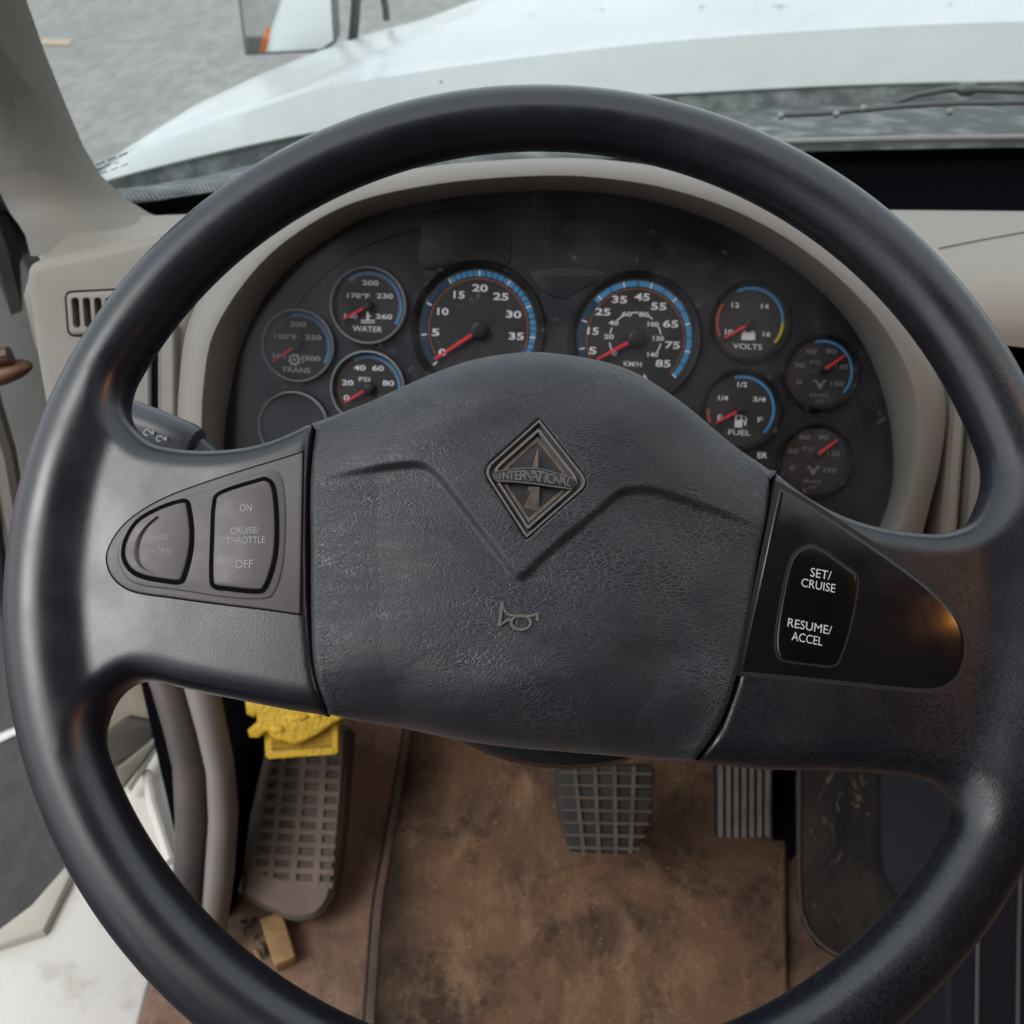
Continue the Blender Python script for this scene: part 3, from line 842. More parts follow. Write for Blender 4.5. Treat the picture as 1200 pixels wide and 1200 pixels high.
REDD = M('scale_dull_red', (.16, .02, .02), .5)
NUMF = M('dial_print_dull', (.22, .21, .22), .5)  # duller print on the two brake air gauges
NUMG = M('dial_print_hazed', (.50, .49, .50), .5)  # lens haze over the transmission dial put into the print colour
X = 1.12
def big_band(a0, a1): return [(.815, .90, a0, a1, 0), (.775, .79, -40, 215, 3)]
def spd_extra(l, w, cu, cv, r_):
    def seg(a0, a1): l.arc(CF, cu, cv, r_ * .40, r_ * .42, a0, a1, w, 12)
    for a0, a1 in ((84, 99), (120, 136), (155, 168), (188, 206), (49, 62), (10, 28), (-34, -10)): seg(a0, a1)
    u, v = CF.px(755, 441, w); l.add([CF.p(u - .002, v - .003, w), CF.p(u + .003, v - .003, w), CF.p(u + .001, v, w), CF.p(u, v + .002, w)], [(0, 1, 2, 3)])
gauge(560.5, 386, 75, 'tachometer reading zero', [('20', 562.5, 337.5, 10, X), ('15', 538, 345.5, 10, X), ('25', 587, 347.5, 10, X), ('10', 519, 365, 10, X), ('30', 602, 368.5, 10, X), ('5', 510.5, 389.5, 10, X), ('35', 605, 394, 10, X), ('0', 518.5, 413, 10, X), ('X100 RPM', 562, 428, 6.5, 1)],
      needle=(509, 421), hub=(562, 386.5), bands=[(.815, .90, -38, 122, 0), (.815, .90, 122, 220, 1), (.77, .785, -38, 220, 3)], ticks=(220, -38, 40, 5))
gauge(745, 397, 74, 'speedometer with an inner ring in kilometres', [('45', 752.5, 348, 10, X), ('35', 726, 351, 10, X), ('55', 772, 359, 10, X), ('25', 706.5, 365.5, 10, X), ('65', 786, 379.5, 10, X), ('15', 695, 388, 10, X), ('75', 788, 404.5, 10, X), ('5', 694.5, 411, 10, X), ('85', 777, 426, 10, X),
      ('60', 734.5, 368, 6.5, 1.1), ('80', 754.5, 368.5, 6.5, 1.1), ('40', 719, 378.5, 6.5, 1.1), ('100', 765.5, 380, 6.5, 1), ('20', 713.5, 394.5, 6.5, 1.1), ('120', 771.5, 396.5, 6.5, 1), ('140', 765, 415.5, 6.5, 1), ('0', 720, 414, 6.5, 1.1), ('KM/H', 741.5, 426.5, 7, 1.1)],
      needle=(700, 421), hub=(745.5, 396.5), bands=[(.815, .90, -40, 140, 0), (.815, .90, 140, 222, 1), (.77, .785, -42, 222, 3)], ticks=(222, -40, 18, 2), extra=spd_extra)

def box_icon(x, y):
    def f(l, w, cu, cv, r_):
        k = .70 / FPX; u, v = CF.px(x, y, w)
        l.plate(CF, [(u + a * k, v + b * k) for a, b in ((-8, -5), (8, -5), (8, 4), (6, 4), (6, 6), (3, 6), (3, 4), (-3, 4), (-3, 6), (-6, 6), (-6, 4), (-8, 4))], w - .0002, w, 0)
    return f
def pump_icon(l, w, cu, cv, r_):
    k = .70 / FPX; u, v = CF.px(866, 493, w)
    l.flat(CF, [(u + a * k, v + b * k) for a, b in ((-5, -8), (4, -8), (4, 7), (-5, 7))], w, holes=[[(u + a * k, v + b * k) for a, b in ((-3, 1), (2, 1), (2, 5), (-3, 5))]])
    l.tube([CF.p(u + a * k, v + b * k, w) for a, b in ((4, 0), (7, -1), (7, -5), (8, -6), (9, 2), (6, 6))], .0005, 5)
def water_icon(l, w, cu, cv, r_):
    k = .70 / FPX; u, v = CF.px(431, 373, w)
    l.flat(CF, [(u + a * k, v + b * k) for a, b in ((-1.5, -2), (1.5, -2), (1.5, 2), (4, 2), (4, 3.4), (1.5, 3.4), (1.5, 8), (-1.5, 8))], w)
    for yy in (-3, -5.5): l.flat(CF, [(u + a * k, v + b * k) for a, b in ((-8, yy), (8, yy), (8, yy + 1.2), (-8, yy + 1.2))], w)
def gear_icon(l, w, cu, cv, r_):
    u, v = CF.px(345, 421.5, w); k = .70 / FPX
    l.arc(CF, u, v, 4.2 * k, 6.2 * k, 0, 360, w, 24); l.arc(CF, u, v, .1 * k, 2 * k, 0, 360, w, 12)
    for a in range(0, 360, 45): l.arc(CF, u, v, 6.2 * k, 7.6 * k, a, a + 20, w, 3)
    l.flat(CF, [(u + a * k, v + b * k) for a, b in ((9, -4), (10.4, -4), (10.4, 5), (9, 5))], w)
def brake_icon(x, y):
    def f(l, w, cu, cv, r_):
        u, v = CF.px(x, y, w); k = .70 / FPX
        l.flat(CF, [(u + a * k, v + b * k) for a, b in ((-8, 5), (-8, 3), (-5, 2), (-1, -6), (1, -6), (5, 2), (8, 3), (8, 5), (4, 5), (2, 1), (-2, 1), (-4, 5))], w)
    return f
def small_bands(mi0=0): return [(.80, .885, -32, 118, 0), (.80, .86, 118, 205, 3)]
gauge(431.5, 358, 43.5, 'water temperature gauge', [('200', 434, 331.5, 7, 1.15), ('170°F', 420, 346.5, 7, 1.05), ('230', 451, 347, 7, 1.15), ('140', 411, 370.5, 7, 1.1), ('260', 450, 371, 7, 1.15), ('WATER', 430.5, 385.5, 7.5, 1.15)], needle=(402, 374), hub=(431, 358.5), hub_px=6, bands=[(.825, .90, -32, 130, 0), (.80, .815, -32, 208, 3)], ring='grey', extra=water_icon)
gauge(349, 405, 41.5, 'transmission temperature gauge', [('200', 349, 380, 7, 1.15), ('150°F', 335, 394.5, 7, 1.05), ('250', 367, 395.5, 7, 1.15), ('100', 328, 417, 7, 1.1), ('300', 366, 420, 7, 1.15), ('TRANS', 347, 433.5, 7.5, 1.15)], needle=(319, 423.5), hub=(348, 405), hub_px=6, bands=[(.825, .90, -32, 105, 0), (.80, .815, -32, 208, 3)], ring='grey', extra=gear_icon, dull=2)
gauge(344, 500, 41, 'blank gauge pod', [], ring='grey')
gauge(431, 455, 43, 'oil pressure gauge', [('40', 421.5, 431, 7.5, 1.15), ('60', 443, 431.5, 7.5, 1.15), ('20', 407.5, 448.5, 7.5, 1.15), ('PSI', 427, 444.5, 6, 1.1), ('80', 455, 449, 7.5, 1.15), ('0', 406, 466, 7.5, 1.15)], needle=(403, 472), hub=(432, 455), hub_px=7, bands=[(.825, .90, -32, 118, 0), (.80, .815, -32, 208, 3)], ring='grey')
gauge(880, 377, 45, 'volt meter', [('12', 862, 357.5, 7, 1.1), ('14', 896.5, 359, 7, 1.1), ('10', 854, 389, 7, 1.1), ('16', 898.5, 391.5, 7, 1.1), ('VOLTS', 876, 406, 7.5, 1.15)], needle=(849, 396), hub=(878, 379.5), hub_px=5, bands=[(.82, .89, 2, 118, 0), (.82, .89, -36, 2, 2), (.82, .89, 150, 208, 3)], extra=box_icon(877, 393.5))
gauge(869, 481, 46, 'fuel gauge near empty', [('1/2', 870, 450.5, 7, 1.1), ('1/4', 847.5, 466.5, 7, 1.1), ('3/4', 890, 468, 7, 1.1), ('E', 844, 489, 7, 1.1), ('F', 891, 492, 7, 1.1), ('FUEL', 866.5, 507, 7.5, 1.1)], needle=(839, 495.5), hub=(868, 480), hub_px=5, bands=[(.82, .89, -40, 105, 0), (.80, .88, 180, 205, 3)], extra=pump_icon)
gauge(963, 437, 43, 'upper brake air pressure gauge', [('60', 951, 411.5, 7, 1.15), ('90', 974, 412, 7, 1.15), ('30', 937, 428, 7, 1.15), ('PSI', 956, 425, 6, 1.1), ('120', 986, 429.5, 7, 1.1), ('0', 936.5, 447.5, 7, 1.15), ('150', 981, 449.5, 7, 1.15), ('BRAKE', 960, 463, 5, 1.1), ('AIR', 960, 470, 5, 1.1)], needle=(991, 416), hub=(965, 434), hub_px=3, bands=[(.83, .89, -36, 105, 0), (.80, .82, 120, 215, 6)], extra=brake_icon(961, 450), dull=True)
gauge(956, 541, 43, 'lower brake air pressure gauge', [('60', 943, 512, 7, 1.15), ('90', 965, 512.5, 7, 1.15), ('30', 929, 528.5, 7, 1.15), ('PSI', 947, 526, 6, 1.1), ('120', 977, 531.5, 7, 1.1), ('0', 928.5, 548, 7, 1.15), ('150', 973, 551, 7, 1.15), ('BRAKE', 952, 564, 5, 1.1), ('AIR', 952, 571, 5, 1.1)], needle=(982, 515), hub=(957, 534), hub_px=3, bands=[(.83, .88, -36, 100, 1), (.80, .82, 120, 215, 6)], extra=brake_icon(953, 551), dull=True)
wl = MB(); u, v = CF.px(893, 534, -.003); wl.text(CF, 'ER', u, v, 7 * .70 / FPX * 1.4, -.0028, sx=1.1, rot=TILT, bold=.02); wl.build('lettering', NUM, clus)
ln = MB()
rings = []
for k, w in ((0, .020), (.33, .026), (.66, .026), (1, .020)): pass
ln.flat(CF, inset(A2, -.006), .016)
ln.build('lens', LENS, clus)

# ------------------------------------------------------------------ dashboard
dash = thing('dashboard', (0, .7, .35), 'beige plastic truck dashboard with hooded rim around the gauges and slotted vents', 'dashboard')
hd = MB()
def line(pxs, w): return [CF.p(u, v, w) for u, v in catmull(CF.pxs(pxs, w), 5, False)]
def midl(a, b, t): return [(p[0] + (q_[0] - p[0]) * t, p[1] + (q_[1] - p[1]) * t) for p, q_ in zip(a, b)]
lo_w, hi_w = .0, .060
rings = [line(A_px, -.006), line(A_px, .004), line(midl(A_px, B_px, .5), .036), line(B_px, .056), line(midl(B_px, C_px, .12), .0595), line(midl(B_px, C_px, .35), .0595), line(midl(B_px, C_px, .7), .054), line(C_px, .045)]
back = [CF.p((p - CF.O).dot(CF.U) * 1.012, (p - CF.O).dot(CF.V) + .002, -.10) for p in rings[-1]]
rings.append([a.lerp(b, .15) for a, b in zip(rings[-1], back)]); rings.append(back)
hd.loft(rings, closed=False)
hd.build('gauge_hood', BEIGE2, dash, ang=60)

# left face with its two vents
LF = Frame(CF.O, CF.W)
LW = .026
lf_px = [(26, 318), (33, 305), (60, 298), (120, 285), (180, 270), (232, 262), (262, 300), (225, 380), (211, 450), (209, 660), (90, 660), (66, 560), (48, 470), (36, 400)]
vent_px = [(75, 341), (152, 337), (152, 394), (79, 395)]
vent2_px = [(79, 415), (156, 413), (158, 472), (83, 472)]
vh = [rounded(LF.pxs(v_, LW), .006, 5) for v_ in (vent_px, vent2_px)]
slim_px = [(160, 440), (168, 440), (170, 520), (160, 520)]
fm = MB(); fm.plate(LF, rounded(LF.pxs(lf_px, LW), .009, 4), LW - .05, LW, .010, 5, holes=vh, hole_w=LW - .02)
fm.build('left_fascia', BEIGE, dash, ang=50)
def vent(hole, nslot, name='air_vent'):
    v = MB(); r_ = inset(hole, .0012); us = [p[0] for p in r_]; vs_ = [p[1] for p in r_]
    u0, u1, v0, v1 = min(us), max(us), min(vs_), max(vs_)
    pitch = (u1 - u0 - .004) / nslot; slots = []
    for i in range(nslot):
        a = u0 + .004 + pitch * i
        slots.append(rounded([(a, v0 + .0055), (a + pitch * .68, v0 + .0055), (a + pitch * .68, v1 - .0055), (a, v1 - .0055)], pitch * .34, 4))
    v.plate(LF, r_, LW - .02, LW + .0012, .0025, 3, holes=slots, hole_w=LW - .018)
    o = v.build(name, BEIGE, dash, ang=50)
    d = MB(); d.flat(LF, inset(hole, -.001), LW - .0195); d.build('duct', VOID, o)
    s = MB()
    return o
vent(vh[0], 5); vent(vh[1], 5)
# vertical seams and strips left of the gauge hood
sm = MB()
for pts_, w in (([(152, 430), (178, 400), (186, 390), (192, 390), (192, 660), (152, 660)], LW + .004),):
    sm.plate(LF, rounded(LF.pxs([(166, 395), (176, 395), (176, 660), (166, 660)], w), .001), LW - .02, w, .002)
sm.plate(LF, rounded(LF.pxs([(184, 380), (206, 380), (207, 660), (184, 660)], LW + .006), .001), LW - .02, LW + .006, .003)
sm.build('trim_strip', BEIGE2, dash, ang=50)
gp_ = MB(); gp_.flat(LF, LF.pxs([(176, 380), (186, 380), (186, 660), (176, 660)], LW + .001), LW + .001); gp_.build('seam', VOID, dash)

# right side: top shelf, rolled face, strips, vent
rt = MB()
prof = [(.872, .628), (.866, .641), (.855, .6450), (.76, .6450), (.70, .643), (.672, .636), (.655, .620), (.648, .60), (.646, .57), (.640, .44), (.70, .36)]
xs = list(np.linspace(.24, 1.45, 30))
rt.loft([[Vector((x, y - (x - .24) * .03, z)) for x in (xs if z > .605 else [.465 + (x - .24) * .80 for x in xs])] for y, z in prof], closed=False)
rt.build('right_fascia', BEIGE, dash, ang=60)
# top on the left of the hood, behind the fascia
tl = MB()
tl.loft([[Vector((x, y + (x + .36) * .12, z - .014 * min(1, max(0, (x + .1) / .34)))) for x in np.linspace(-.372, .26, 14)] for y, z in ((.66, .600), (.668, .640), (.69, .652), (.80, .655), (.812, .648), (.815, .60))], closed=False)
tl.build('left_top', BEIGE, dash, ang=60)
sg = MB()
sg.tube([at_z(x, y, .6457) for x, y in ((1100, 291), (1150, 281), (1200, 272), (1260, 262))], .0005, 5)
sg.build('seam', M('seam_line_grey', (.10, .09, .08), .8), dash)  # thin grey line along the shelf seam
RW = .036
def strip(pxs, w, b=.002, name='trim_strip', mat=BEIGE2):
    m = MB(); m.plate(LF, rounded(LF.pxs(pxs, w), .0012), w - .05, w, b); return m.build(name, mat, dash, ang=50)
strip([(1119, 420), (1138, 420), (1118, 680), (1098, 680)], RW, .003)
strip([(1147, 420), (1157, 420), (1138, 680), (1130, 680)], RW, .002)
bk = MB(); bk.flat(LF, LF.pxs([(1070, 478), (1172, 478), (1172, 690), (1060, 690)], .012), .012); bk.build('recess', VOID, dash)
rv = MB()
for (x0, y0, x1, y1) in [(1140, y_, 1262, y_ + 3) for y_ in (500, 530, 560, 588, 598, 630, 660)]:
    rv.plate(LF, LF.pxs([(x0, y0), (x1, y0), (x1, y1), (x0, y1)], .024), .012, .024, .0005)
rv.plate(LF, LF.pxs([(1144, 520), (1152, 520), (1146, 680), (1139, 680)], .036), .012, .036, .0008)
rv.build('air_vent', BEIGE2, dash, ang=50)
# structure of the dash behind: black trough along the windshield, underside, core
cr = MB()
cr.loft([[Vector((x, y, z)) for x in (-.38, 1.5)] for y, z in ((.80, .645), (.78, .40), (.70, .38), (.72, .56))], closed=False)
TX = np.linspace(-.37, 1.45, 40)


# ------------------------------------------------------------------ pillar trim, windshield
ptrim = MB()
def pil(ys, xl, xr, Y, bulge): # row across the pillar from its door side to its glass side
    a, b = at_y(xl, ys, Y), at_y(xr, ys, Y + .03)
    out = []
    for i in range(13):
        t = i / 12; p = a.lerp(b, t); s_ = math.sin(math.pi * t) ** .8
        p += Vector((.25, -1, .35)).normalized() * bulge * s_
        out.append(p)
    return out
rows = [pil(-160, -170, -28, .70, .026), pil(-60, -130, 8, .735, .026), pil(0, -105, 31, .76, .026), pil(60, -80, 52, .775, .026), pil(120, -50, 76, .79, .026), pil(170, -28, 97, .80, .026), pil(205, -10, 118, .80, .027),
        pil(230, 2, 143, .80, .026), pil(250, 12, 175, .79, .022), pil(263, 22, 212, .775, .016), pil(276, 30, 246, .76, .008), pil(300, 36, 262, .74, .001)]
ptrim.loft(rows, closed=False)
pt = ptrim.build('pillar_trim', TRIM, None, ang=180, loc=(-.36, .75, .65))
tag(pt, 'beige moulded trim on the windshield pillar at the upper left', 'pillar trim')

ws_b = [(-.58, .80), (-.45, .825), (-.345, .850), (-.284, .885), (-.15, .945), (.05, .990), (.4, 1.035), (.8, 1.048), (1.2, 1.04), (1.5, .98)]
wz = [.655, .653, .651, .650, .650, .650, .650, .650, .648, .640]
wsh = thing('windshield', (.4, 1.04, .64), 'dusty curved windshield glass between the dashboard and the white hood', 'windshield')
def wrow(h): return [Vector((x * (1 - .05 * h), y - h * .62, z + h * .62)) for (x, y), z in zip(catmull(ws_b, 5, False), catmull([(q_,) for q_ in wz], 5, False) and [c[0] for c in catmull([(q_,) for q_ in wz], 5, False)])]
gm = MB(); gm.loft([wrow(h) for h in np.linspace(-.02, 1.05, 14)], closed=False); gm.build('glass', WGLASS, wsh, ang=180)
fr = MB()
r0, r1 = wrow(-.03), wrow(.010)
fr.loft([[p + Vector((0, -.003, -.003)) for p in r0], [p + Vector((0, -.003, -.003)) for p in r1]], closed=False)
FRIT = M('frit_black', (.010, .011, .013), .6, spec=.2)
fr.build('frit_border', FRIT, wsh, ang=180)
PX_ = [(p.x, p.y, p.z) for p in wrow(-.02)]
def wsb(x, dy, dz): return Vector((x, float(np.interp(x, [p[0] for p in PX_], [p[1] for p in PX_])) + dy, float(np.interp(x, [p[0] for p in PX_], [p[2] for p in PX_])) + dz))
cr.loft([[wsb(x, -.004, -.001) for x in TX], [wsb(x, -.01, -.08) for x in TX], [Vector((x, .80 + min(0, x + .1) * -.0, .56)) for x in TX], [Vector((x, .80, .640)) for x in TX]], closed=False)
cr.build('defroster_trough', TROUGH, dash, ang=30)
# fading dots above the border, each a tiny disc on the glass
fd = MB(); base = wrow(.010); up_ = Vector((0, -.62, .62)).normalized()
for k in range(5):
    L_ = [b + up_ * (.0025 + .0032 * k) + Vector((0, -.002, -.002)) for b in base]
    acc = 0
    for a, b in zip(L_[:-1], L_[1:]):
        n = max(1, int((b - a).length / .0034)); t_ = (b - a).normalized()
        for i in range(n):
            c = a.lerp(b, i / n); rr_ = .00125 - .0002 * k
            fd.add([c + t_ * rr_ * math.cos(q_) + up_ * rr_ * math.sin(q_) for q_ in np.linspace(0, 2 * math.pi, 7)[:-1]], [tuple(range(6))])
fd.build('frit_dots', FRIT, wsh, recalc=False)
# etched approval mark in the lower left corner of the glass
et = MB()
def gpt(px, py):   # point of the glass under a picture point near its lower left corner
    d = ray(px, py); n = Vector((-.35, .62, .70)); o = Vector((-.40, .79, .655)); return CAM + d * ((o - CAM).dot(n) / d.dot(n)) - d.normalized() * .004
for (xa, ya, xb, yb, th) in ((113, 192, 150, 178, 1.0), (114, 198, 140, 189, .7), (118, 203, 151, 191, .7)):
    n = 11
    for i in range(n):
        if i % 4 == 3: continue
        t, t2 = i / n, (i + .75) / n
        a = (xa + (xb - xa) * t, ya + (yb - ya) * t); b = (xa + (xb - xa) * t2, ya + (yb - ya) * t2)
        et.add([gpt(a[0], a[1]), gpt(b[0], b[1]), gpt(b[0], b[1] + th * 2), gpt(a[0], a[1] + th * 2)], [(0, 1, 2, 3)])
et.build('etched_mark', M('etched_grey', (.10, .11, .12), .6), wsh, recalc=False)

# ------------------------------------------------------------------ truck nose: hood, cowl, wiper, mirror
hood = thing('truck_hood', (.5, 2.0, .5), 'white sloping truck hood seen through the windshield', 'hood')
rear_px = [(96, 226, 1.00), (123, 212, 1.06), (200, 191, 1.13), (300, 168, 1.20), (383, 152, 1.25), (520, 131, 1.30), (660, 116, 1.33), (800, 109, 1.35), (1000, 99, 1.36), (1200, 94, 1.36), (1500, 92, 1.34), (1900, 100, 1.2)]
crs_px = [(94, 212, 1.02), (125, 196, 1.09), (200, 163, 1.165), (290, 131, 1.24), (383, 103, 1.295), (520, 80, 1.345), (660, 62, 1.375), (800, 47, 1.395), (1000, 33, 1.405), (1200, 25, 1.405), (1500, 20, 1.385), (1900, 30, 1.22)]
def yz(p): return at_y(p[0], p[1], p[2])
rr0 = catmull([tuple(yz(p)) for p in rear_px], 6, False); rr1 = catmull([tuple(yz(p)) for p in crs_px], 6, False)
n_st = len(rr0)
le_px = [(100, 205, 1.08), (150, 168, 1.2), (215, 131, 1.5), (270, 106, 1.8), (330, 80, 2.1), (400, 57, 2.4), (470, 33, 2.75), (520, 14, 3.05), (556, 0, 3.3)]
le = [yz(p) for p in le_px]
rows = [[Vector(p) for p in rr0], [Vector(p) for p in rr1]]
for k in range(1, len(le)):
    L_ = le[k]; row = []
    for j in range(n_st):
        s_ = j / (n_st - 1)
        x = L_.x + (1.55 - L_.x) * s_ ** 1.15
        y = L_.y + .18 * math.sin(math.pi * min(1, s_)) * max(0, 1 - k / 8)
        zc = .708 - .035 * (y - 1.4) - .030 * max(0, y - 1.4) ** 2
        z = L_.z + (zc - L_.z) * (1 - (1 - min(1, s_ / .50)) ** 2.2)
        xb = -.19 + .30 * (y - 1.55)
        t = np.clip((x - xb) / .045, 0, 1); z += .052 * t * t * (3 - 2 * t) * np.clip((y - 1.50) / .3, 0, 1)
        row.append(Vector((x, y, z)))
    if k == 1: row = [a.lerp(b, .75) for a, b in zip(row, [r_ + Vector((0, .12, -.004)) for r_ in rows[1]])]
    rows.append(row)
hm = MB()
full = [[r_[0] + Vector((-.16, .02, -.55)), r_[0] + Vector((-.05, .01, -.10)), r_[0] + Vector((-.012, .004, -.018))] + r_ for r_ in rows]
full.append([p + Vector((0, .15, -.12)) for p in full[-1]]); full.append([p + Vector((0, .05, -.6)) for p in full[-1]])
hm.loft(full, closed=False)
ho = hm.build('hood_panel', WHITE, hood, ang=40)
GRIME = M('grime', (.12, .11, .10), .8)
for x, y in ((388, 93), (517, 96), (704, 44), (818, 48), (702, 64), (1113, 9), (905, 28), (916, 4), (622, 40), (640, 66)):
    p = at_y(x, y, 1.33 if y > 50 else 1.6)
    # drop the speck vertically onto the panel
    hit = ho.ray_cast(p - ho.parent.location + Vector((0, 0, .3)), Vector((0, 0, -1)))
    if hit[0]:
        c = hit[1] + ho.parent.location + Vector((0, 0, .0015)); a_ = rnd.random() * 6.3; l_ = .004 + .007 * rnd.random()
        dx, dy = math.cos(a_) * l_, math.sin(a_) * l_
        hsd = MB(); hsd.add([c + Vector((dx, dy, 0)), c + Vector((-dy * .3, dx * .3, 0)), c - Vector((dx, dy, 0)), c + Vector((dy * .25, -dx * .25, 0))], [(0, 1, 2, 3)])
        hsd.build('grime_speck', GRIME, hood, recalc=False)

cw = MB()
cwl = [[Vector((p[0], p[1] + .004, p[2] - .003)) for p in rr0], [Vector((p[0], p[1] - .01, p[2] - .022)) for p in rr0]]
wl_ = wrow(-.02); wl_ = [Vector(c) for c in resample([(p.x, p.y) for p in wl_], n_st).tolist()] if False else wl_
def near_ws(x, dz, dy):
    P = wrow(-.02); xs_ = [p.x for p in P]
    return Vector((x, float(np.interp(x, xs_, [p.y for p in P])) + dy, float(np.interp(x, xs_, [p.z for p in P])) + dz))
cwl += [[near_ws(p[0], .012, .035) for p in rr0], [near_ws(p[0], .008, .012) for p in rr0], [near_ws(p[0], -.03, .006) for p in rr0]]
cw.loft(cwl, closed=False)
COWL = M('cowl_dusty_plastic', (.085, .094, .092), .7, col2=(.30, .315, .31), vscale=26, lo=.46, hi=.80)
co = cw.build('cowl_panel', COWL, None, loc=(.4, 1.1, .63), ang=40)
tag(co, 'dusty dark cowl panel between the windshield and the white hood', 'cowl')
gm2 = MB(); gm2.tube([near_ws(x, .015, .022) for x in np.linspace(.12, 1.45, 40)], .0035, 8)
cs = gm2.build('glass_edge_strip', M('pale_edge_strip', (.36, .34, .33), .5), co)
wp = thing('wiper', near_ws(.75, .03, .06), 'grey windshield wiper lying on the dusty cowl', 'wiper')
def cowl_pt(px, py, Y): return at_y(px, py, Y)
w1 = MB(); w1.tube([cowl_pt(x, y, 1.075) for x, y in ((912, 135), (960, 133), (1010, 129), (1060, 124), (1120, 121), (1200, 120), (1300, 120))], .003, 8); w1.build('blade', M('wiper_grey', (.13, .13, .135), .5), wp)
w2 = MB(); w2.tube([cowl_pt(x, y, 1.085) for x, y in ((1048, 121), (1075, 111), (1110, 105), (1140, 105), (1200, 107), (1300, 108))], .0033, 8); w2.blob(cowl_pt(1133, 105, 1.085), (.012, .008, .007)); w2.build('arm', M('wiper_arm_grey', (.11, .115, .115), .45), wp)
NOZ = M('nozzle_grey', (.30, .30, .29), .5)
for x, y in ((915, 136), (1012, 127), (1113, 131), (980, 134)): MB().blob(cowl_pt(x, y, 1.07), (.0042, .004, .004), 10, 8).build('nozzle', NOZ, wp)

# fender mirror
MC = at_y(338, 8, 2.0)
mir = thing('fender_mirror', MC, 'square fender mirror above the far edge of the hood reflecting ground and white cab', 'mirror')
tgt = Vector((-1.42, -2.6, -1.0))
mn = ((CAM - MC).normalized() + (tgt - MC).normalized()).normalized()
MF = Frame(MC, mn)
mq = MF.pxs([(270, -70), (388, -70), (395, 50), (378, 62), (286, 66)], 0)
m_ = MB(); m_.plate(MF, rounded(mq, .006), -.05, .0, .006, back=True); m_.build('housing', M('mirror_housing', (.16, .165, .165), .5), mir, ang=50)
m_ = MB(); m_.flat(MF, inset(rounded(mq, .006), .0075), .0015); m_.build('mirror_glass', MIRROR, mir)
m_ = MB()
m_.tube([at_y(x, y, 2.08) for x, y in ((412, 62), (416, 20), (420, -40), (420, -90))], .010, 10)
m_.tube([at_y(x, y, 2.1) for x, y in ((446, -60), (448, -10), (452, 10), (453, 24))], .007, 10)
m_.tube([MF.p(.03, .02, -.05), at_y(414, -10, 2.08)], .010, 10)
m_.build('bracket', M('bracket_dark', (.05, .055, .06), .5), mir)

# outside of the cab, seen in the mirror
bodyx = thing('cab_side', (-.62, -1.2, -.6), 'white cab side behind the open driver door', 'truck body')
b_ = MB(); b_.box((-.60, -1.65, .15), (.06, 2.6, 1.5)); b_.build('side_panel', WHITE, bodyx, smooth=False)
md = ray(350, 13).normalized(); mp = CAM + md * ((MC - CAM).dot(mn) / md.dot(mn)); mr_ = md - mn * 2 * md.dot(mn)
hl = Vector(hood.location); hk = ho.ray_cast(mp - hl, mr_)
mk, mkn = (hk[1] + hl, hk[2]) if hk[0] else (Vector((-.63, -.5, .5)), Vector((-1, 0, 0)))
if hk[0]:                                  # a hand's breadth lower down the flank
    lowp = hk[1] + Vector((-.6, 0, -.062)); h2 = ho.ray_cast(lowp, Vector((1, 0, 0)))
    if h2[0]: mk, mkn = h2[1] + hl, h2[2]
if mkn.dot(mr_) > 0: mkn = -mkn
b_ = MB(); b_.plate(Frame(mk, mkn, (0, 1, 0)), rounded([(-.03, -.02), (.03, -.02), (.03, .02), (-.03, .02)], .008), -.01, .008, .004)
b_.build('marker_light', ORANGE, hood)

# ------------------------------------------------------------------ ground
gz_ = -1.15
g = MB(); g.add([(-150, -60, gz_), (150, -60, gz_), (150, 300, gz_), (-150, 300, gz_)], [(0, 1, 2, 3)])
struct(g.build('ground', ASPH))
g = MB(); pts_ = [at_z(x, y, gz_) for x, y in ((100, 640), (-200, 560))]
g.add([(-.2, -2.5, gz_ + .006), (-4.5, -2.5, gz_ + .006), (-4.5, 3.3, gz_ + .006), (-.2, 3.0, gz_ + .006)], [(0, 1, 2, 3)])
struct(g.build('dark_ground', ASPHD))  # darker sheet laid over the ground on the left
g = MB(); g.add([at_z(x, y, gz_ + .012) for x, y in ((-60, 884), (-60, 898), (24, 858), (24, 850))], [(0, 1, 2, 3)]); o = g.build('painted_line', PAINTW); struct(o)
g = MB(); g.add([at_z(x, y, gz_ + .012) for x, y in ((45, 46), (86, 46), (80, 53), (43, 52))], [(0, 1, 2, 3)]); o = g.build('painted_line', PAINTY); struct(o)

